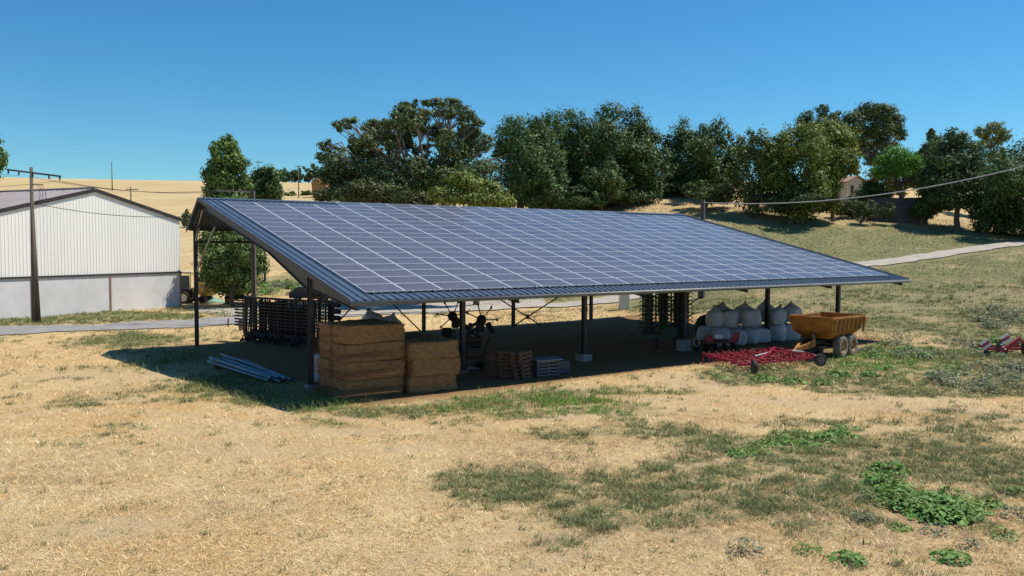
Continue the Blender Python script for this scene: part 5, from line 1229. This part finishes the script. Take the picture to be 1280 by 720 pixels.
blades('green_grass', X2, Y2, (.075+.0018*D2)*rp_(rng.uniform(.6, 1.5, len(x))), .005+.00042*D2, .6, rp_(col), .2)
x, y, d = sample(110000, 27, 62, 1.2)
tall = blobs([patch(690, 500, 100, 9, .75), patch(625, 508, 50, 5, .7), patch(455, 513, 40, 5, .7), patch(405, 500, 45, 12, 1.2), patch(330, 496, 36, 8), patch(285, 478, 40, 12), patch(225, 448, 50, 12), patch(165, 426, 60, 8), patch(518, 516, 20, 4, .6), patch(585, 510, 24, 6, .8), (2, 26, 3.5, 3, .7), patch(1110, 446, 30, 8, .8), patch(1200, 447, 70, 8), patch(1260, 455, 40, 8), patch(1090, 425, 25, 6, .7), patch(960, 470, 60, 4, .4), patch(1010, 466, 50, 4, .4)], x, y)
keep = (rng.uniform(size=len(x)) < tall*1.1-.12) & ~inroad(x, y); x, y, d = x[keep], y[keep], d[keep]
keep = ~((x > -.7) & (x < 4.2) & (y > .45) & (y < 5)); x, y = x[keep], y[keep]
hh = rng.uniform(size=(len(x), 1)); blades('tall_grass', x, y, np.full(len(x), .36), np.full(len(x), .015), .5, np.array((.15, .205, .045))*(1-hh)+np.array((.25, .25, .10))*hh, .25, .4)
# rough dry hillside vegetation, right and behind
x, y, d = sample(120000, 42, 120, 1.0, 600, 1320); keep = ~inroad(x, y); g, br, ba, sh = masks(x, y)
keep &= (rng.uniform(size=len(x)) < .85*(1-sh)*np.clip((fbm(x*.7, y*.7, 99)-.3)*4, .1, 1)); x, y, d, g = x[keep], y[keep], d[keep], g[keep]
pick = rng.uniform(size=(len(x), 1)); col = np.where(pick < .3+g[:, None]*.65, (.17, .205, .072), np.where(pick < .75, (.36, .285, .145), (.26, .20, .10)))
blades('hillside_grass', x, y, .07+.0011*d, .012+.00045*d, .85, col)
x, y, d = sample(26000, 54, 100, 1.0, -20, 760); g, br, ba, sh = masks(x, y)
keep = (rng.uniform(size=len(x)) < (.12+g)*(1-sh)) & ~inroad(x, y); x, y, d, g = x[keep], y[keep], d[keep], g[keep]
pick = rng.uniform(size=(len(x), 1)); col = np.where(pick < .2+g[:, None]*.8, (.18, .215, .07), (.42, .32, .15))
blades('verge_grass', x, y, .14+.0012*d, .012+.0004*d, .6, col)

# ------------------------------------------------------------------ broad leaved weeds (each a plant)
def weed_mesh(seed, n, r, h, leaf, base):
    rs = np.random.default_rng(seed); a_ = rs.uniform(0, 6.28, n); q = np.sqrt(rs.uniform(0, 1, n)); p = np.c_[np.cos(a_)*q*r, np.sin(a_)*q*r, h*(1-q**2*.75)*rs.uniform(.35, 1, n)]
    nr = np.c_[np.cos(a_)*.7*q, np.sin(a_)*.7*q, np.full(n, 1.6)]; a_ += 0
    V_, F_, c_ = leaves_from(p, nr, leaf, np.tile(base, (n, 1)), .25, .7)
    o = np_mesh('leaves', V_, F_, M['leaf'], None, c_); me = o.data; bpy.data.objects.remove(o); return me
wm = [weed_mesh(s_, 120, .46, [.22, .34, .28][s_], [.12, .10, .14][s_], [(.17, .31, .06), (.20, .30, .07), (.14, .27, .055)][s_]) for s_ in range(3)]; wg = [weed_mesh(10+s_, 110, .5, .42, .10, (.20, .225, .13)) for s_ in range(3)]
def stem_mesh(): 
    mb = MB()
    for k in range(5): a_ = k*1.26; mb.tube([(0, 0, -.05), (.1*math.cos(a_), .1*math.sin(a_), .15), (.24*math.cos(a_), .24*math.sin(a_), .24)], [.012, .009, .005], 5, False)
    o = mb.build('stem', M['blade'], None); me = o.data; a = me.attributes.new('col', 'FLOAT_COLOR', 'POINT'); a.data.foreach_set('color', np.tile((.12, .14, .05, 1), len(me.vertices)).astype(np.float32)); bpy.data.objects.remove(o); return me
stm = stem_mesh()
def weed(u, v, s_, meshes, label, group):
    q = gp(u, v); t = thing('weed_plant', q, label, 'weed', group)
    t.scale = (s_, s_, s_*rng.uniform(.8, 1.1)); t.rotation_euler.z = rng.uniform(0, 6.28)
    for nm, me in (('leaves', meshes[rng.integers(0, len(meshes))]), ('stem', stm)):
        o = bpy.data.objects.new(nm, me); C.objects.link(o); o.parent = t
for k in range(34):
    f_ = k/33; u_ = 1100+f_*105+rng.normal()*8; v_ = 600+38*min(1, f_*1.7)+rng.normal()*8
    weed(u_, v_, rng.uniform(.75, 1.15), wm, 'bright green broad leaved weed in the big clump on the right foreground', 'weeds of the big bright clump')
for k in range(22):
    f_ = k/21; weed(920+f_*150+rng.normal()*5, 567-30*f_+rng.normal()*5, rng.uniform(.5, .85), wm, 'bright green leafy weed in the thin line across the right meadow', 'weeds of the bright line')
for k, (u_, v_) in enumerate([(1237, 632), (1274, 645), (1254, 671), (1213, 684), (1124, 661), (1075, 652), (1010, 690), (1082, 625), (1276, 618), (1170, 668), (1190, 700), (930, 690), (1060, 700)]):
    weed(u_, v_, rng.uniform(.55, .8), wm if k % 2 == 0 else wg, 'small single weed on the dry ground near the right foreground', 'single weeds in the right foreground')
for (u_, v_) in [(1060, 457), (1107, 462), (1165, 470), (1088, 470), (1047, 470), (1120, 473), (1140, 447), (955, 475), (990, 478), (900, 474), (1030, 480), (1195, 468), (960, 462)]:
    weed(u_, v_, rng.uniform(.8, 1.3), wm, 'green leafy weed on the rough ground between the trailer and the meadow', 'weeds near the trailer')
for k in range(26):
    weed(rng.uniform(1170, 1280), rng.uniform(458, 492), rng.uniform(.8, 1.4), wg, 'grey green bushy weed in front of the red implement at the right', 'grey weeds at the right')
for k in range(40):
    u_ = rng.uniform(1075, 1280); weed(u_, rng.uniform(428, 450), rng.uniform(.9, 1.5), wg if rng.uniform() < .6 else wm, 'tall weed in the green belt behind the trailer', 'weeds of the green belt')
for k in range(34):
    weed(rng.uniform(322, 400), rng.uniform(354, 369), rng.uniform(1.4, 2.4), wm if k % 3 else wg, 'tall yellow green weed on the waste ground seen under the left gable', 'weeds under the left gable')
for k in range(26):
    weed(rng.uniform(1220, 1280), rng.uniform(385, 415), rng.uniform(1, 1.6), wg, 'rough grey weed on the slope above the red implement', 'weeds on the slope')
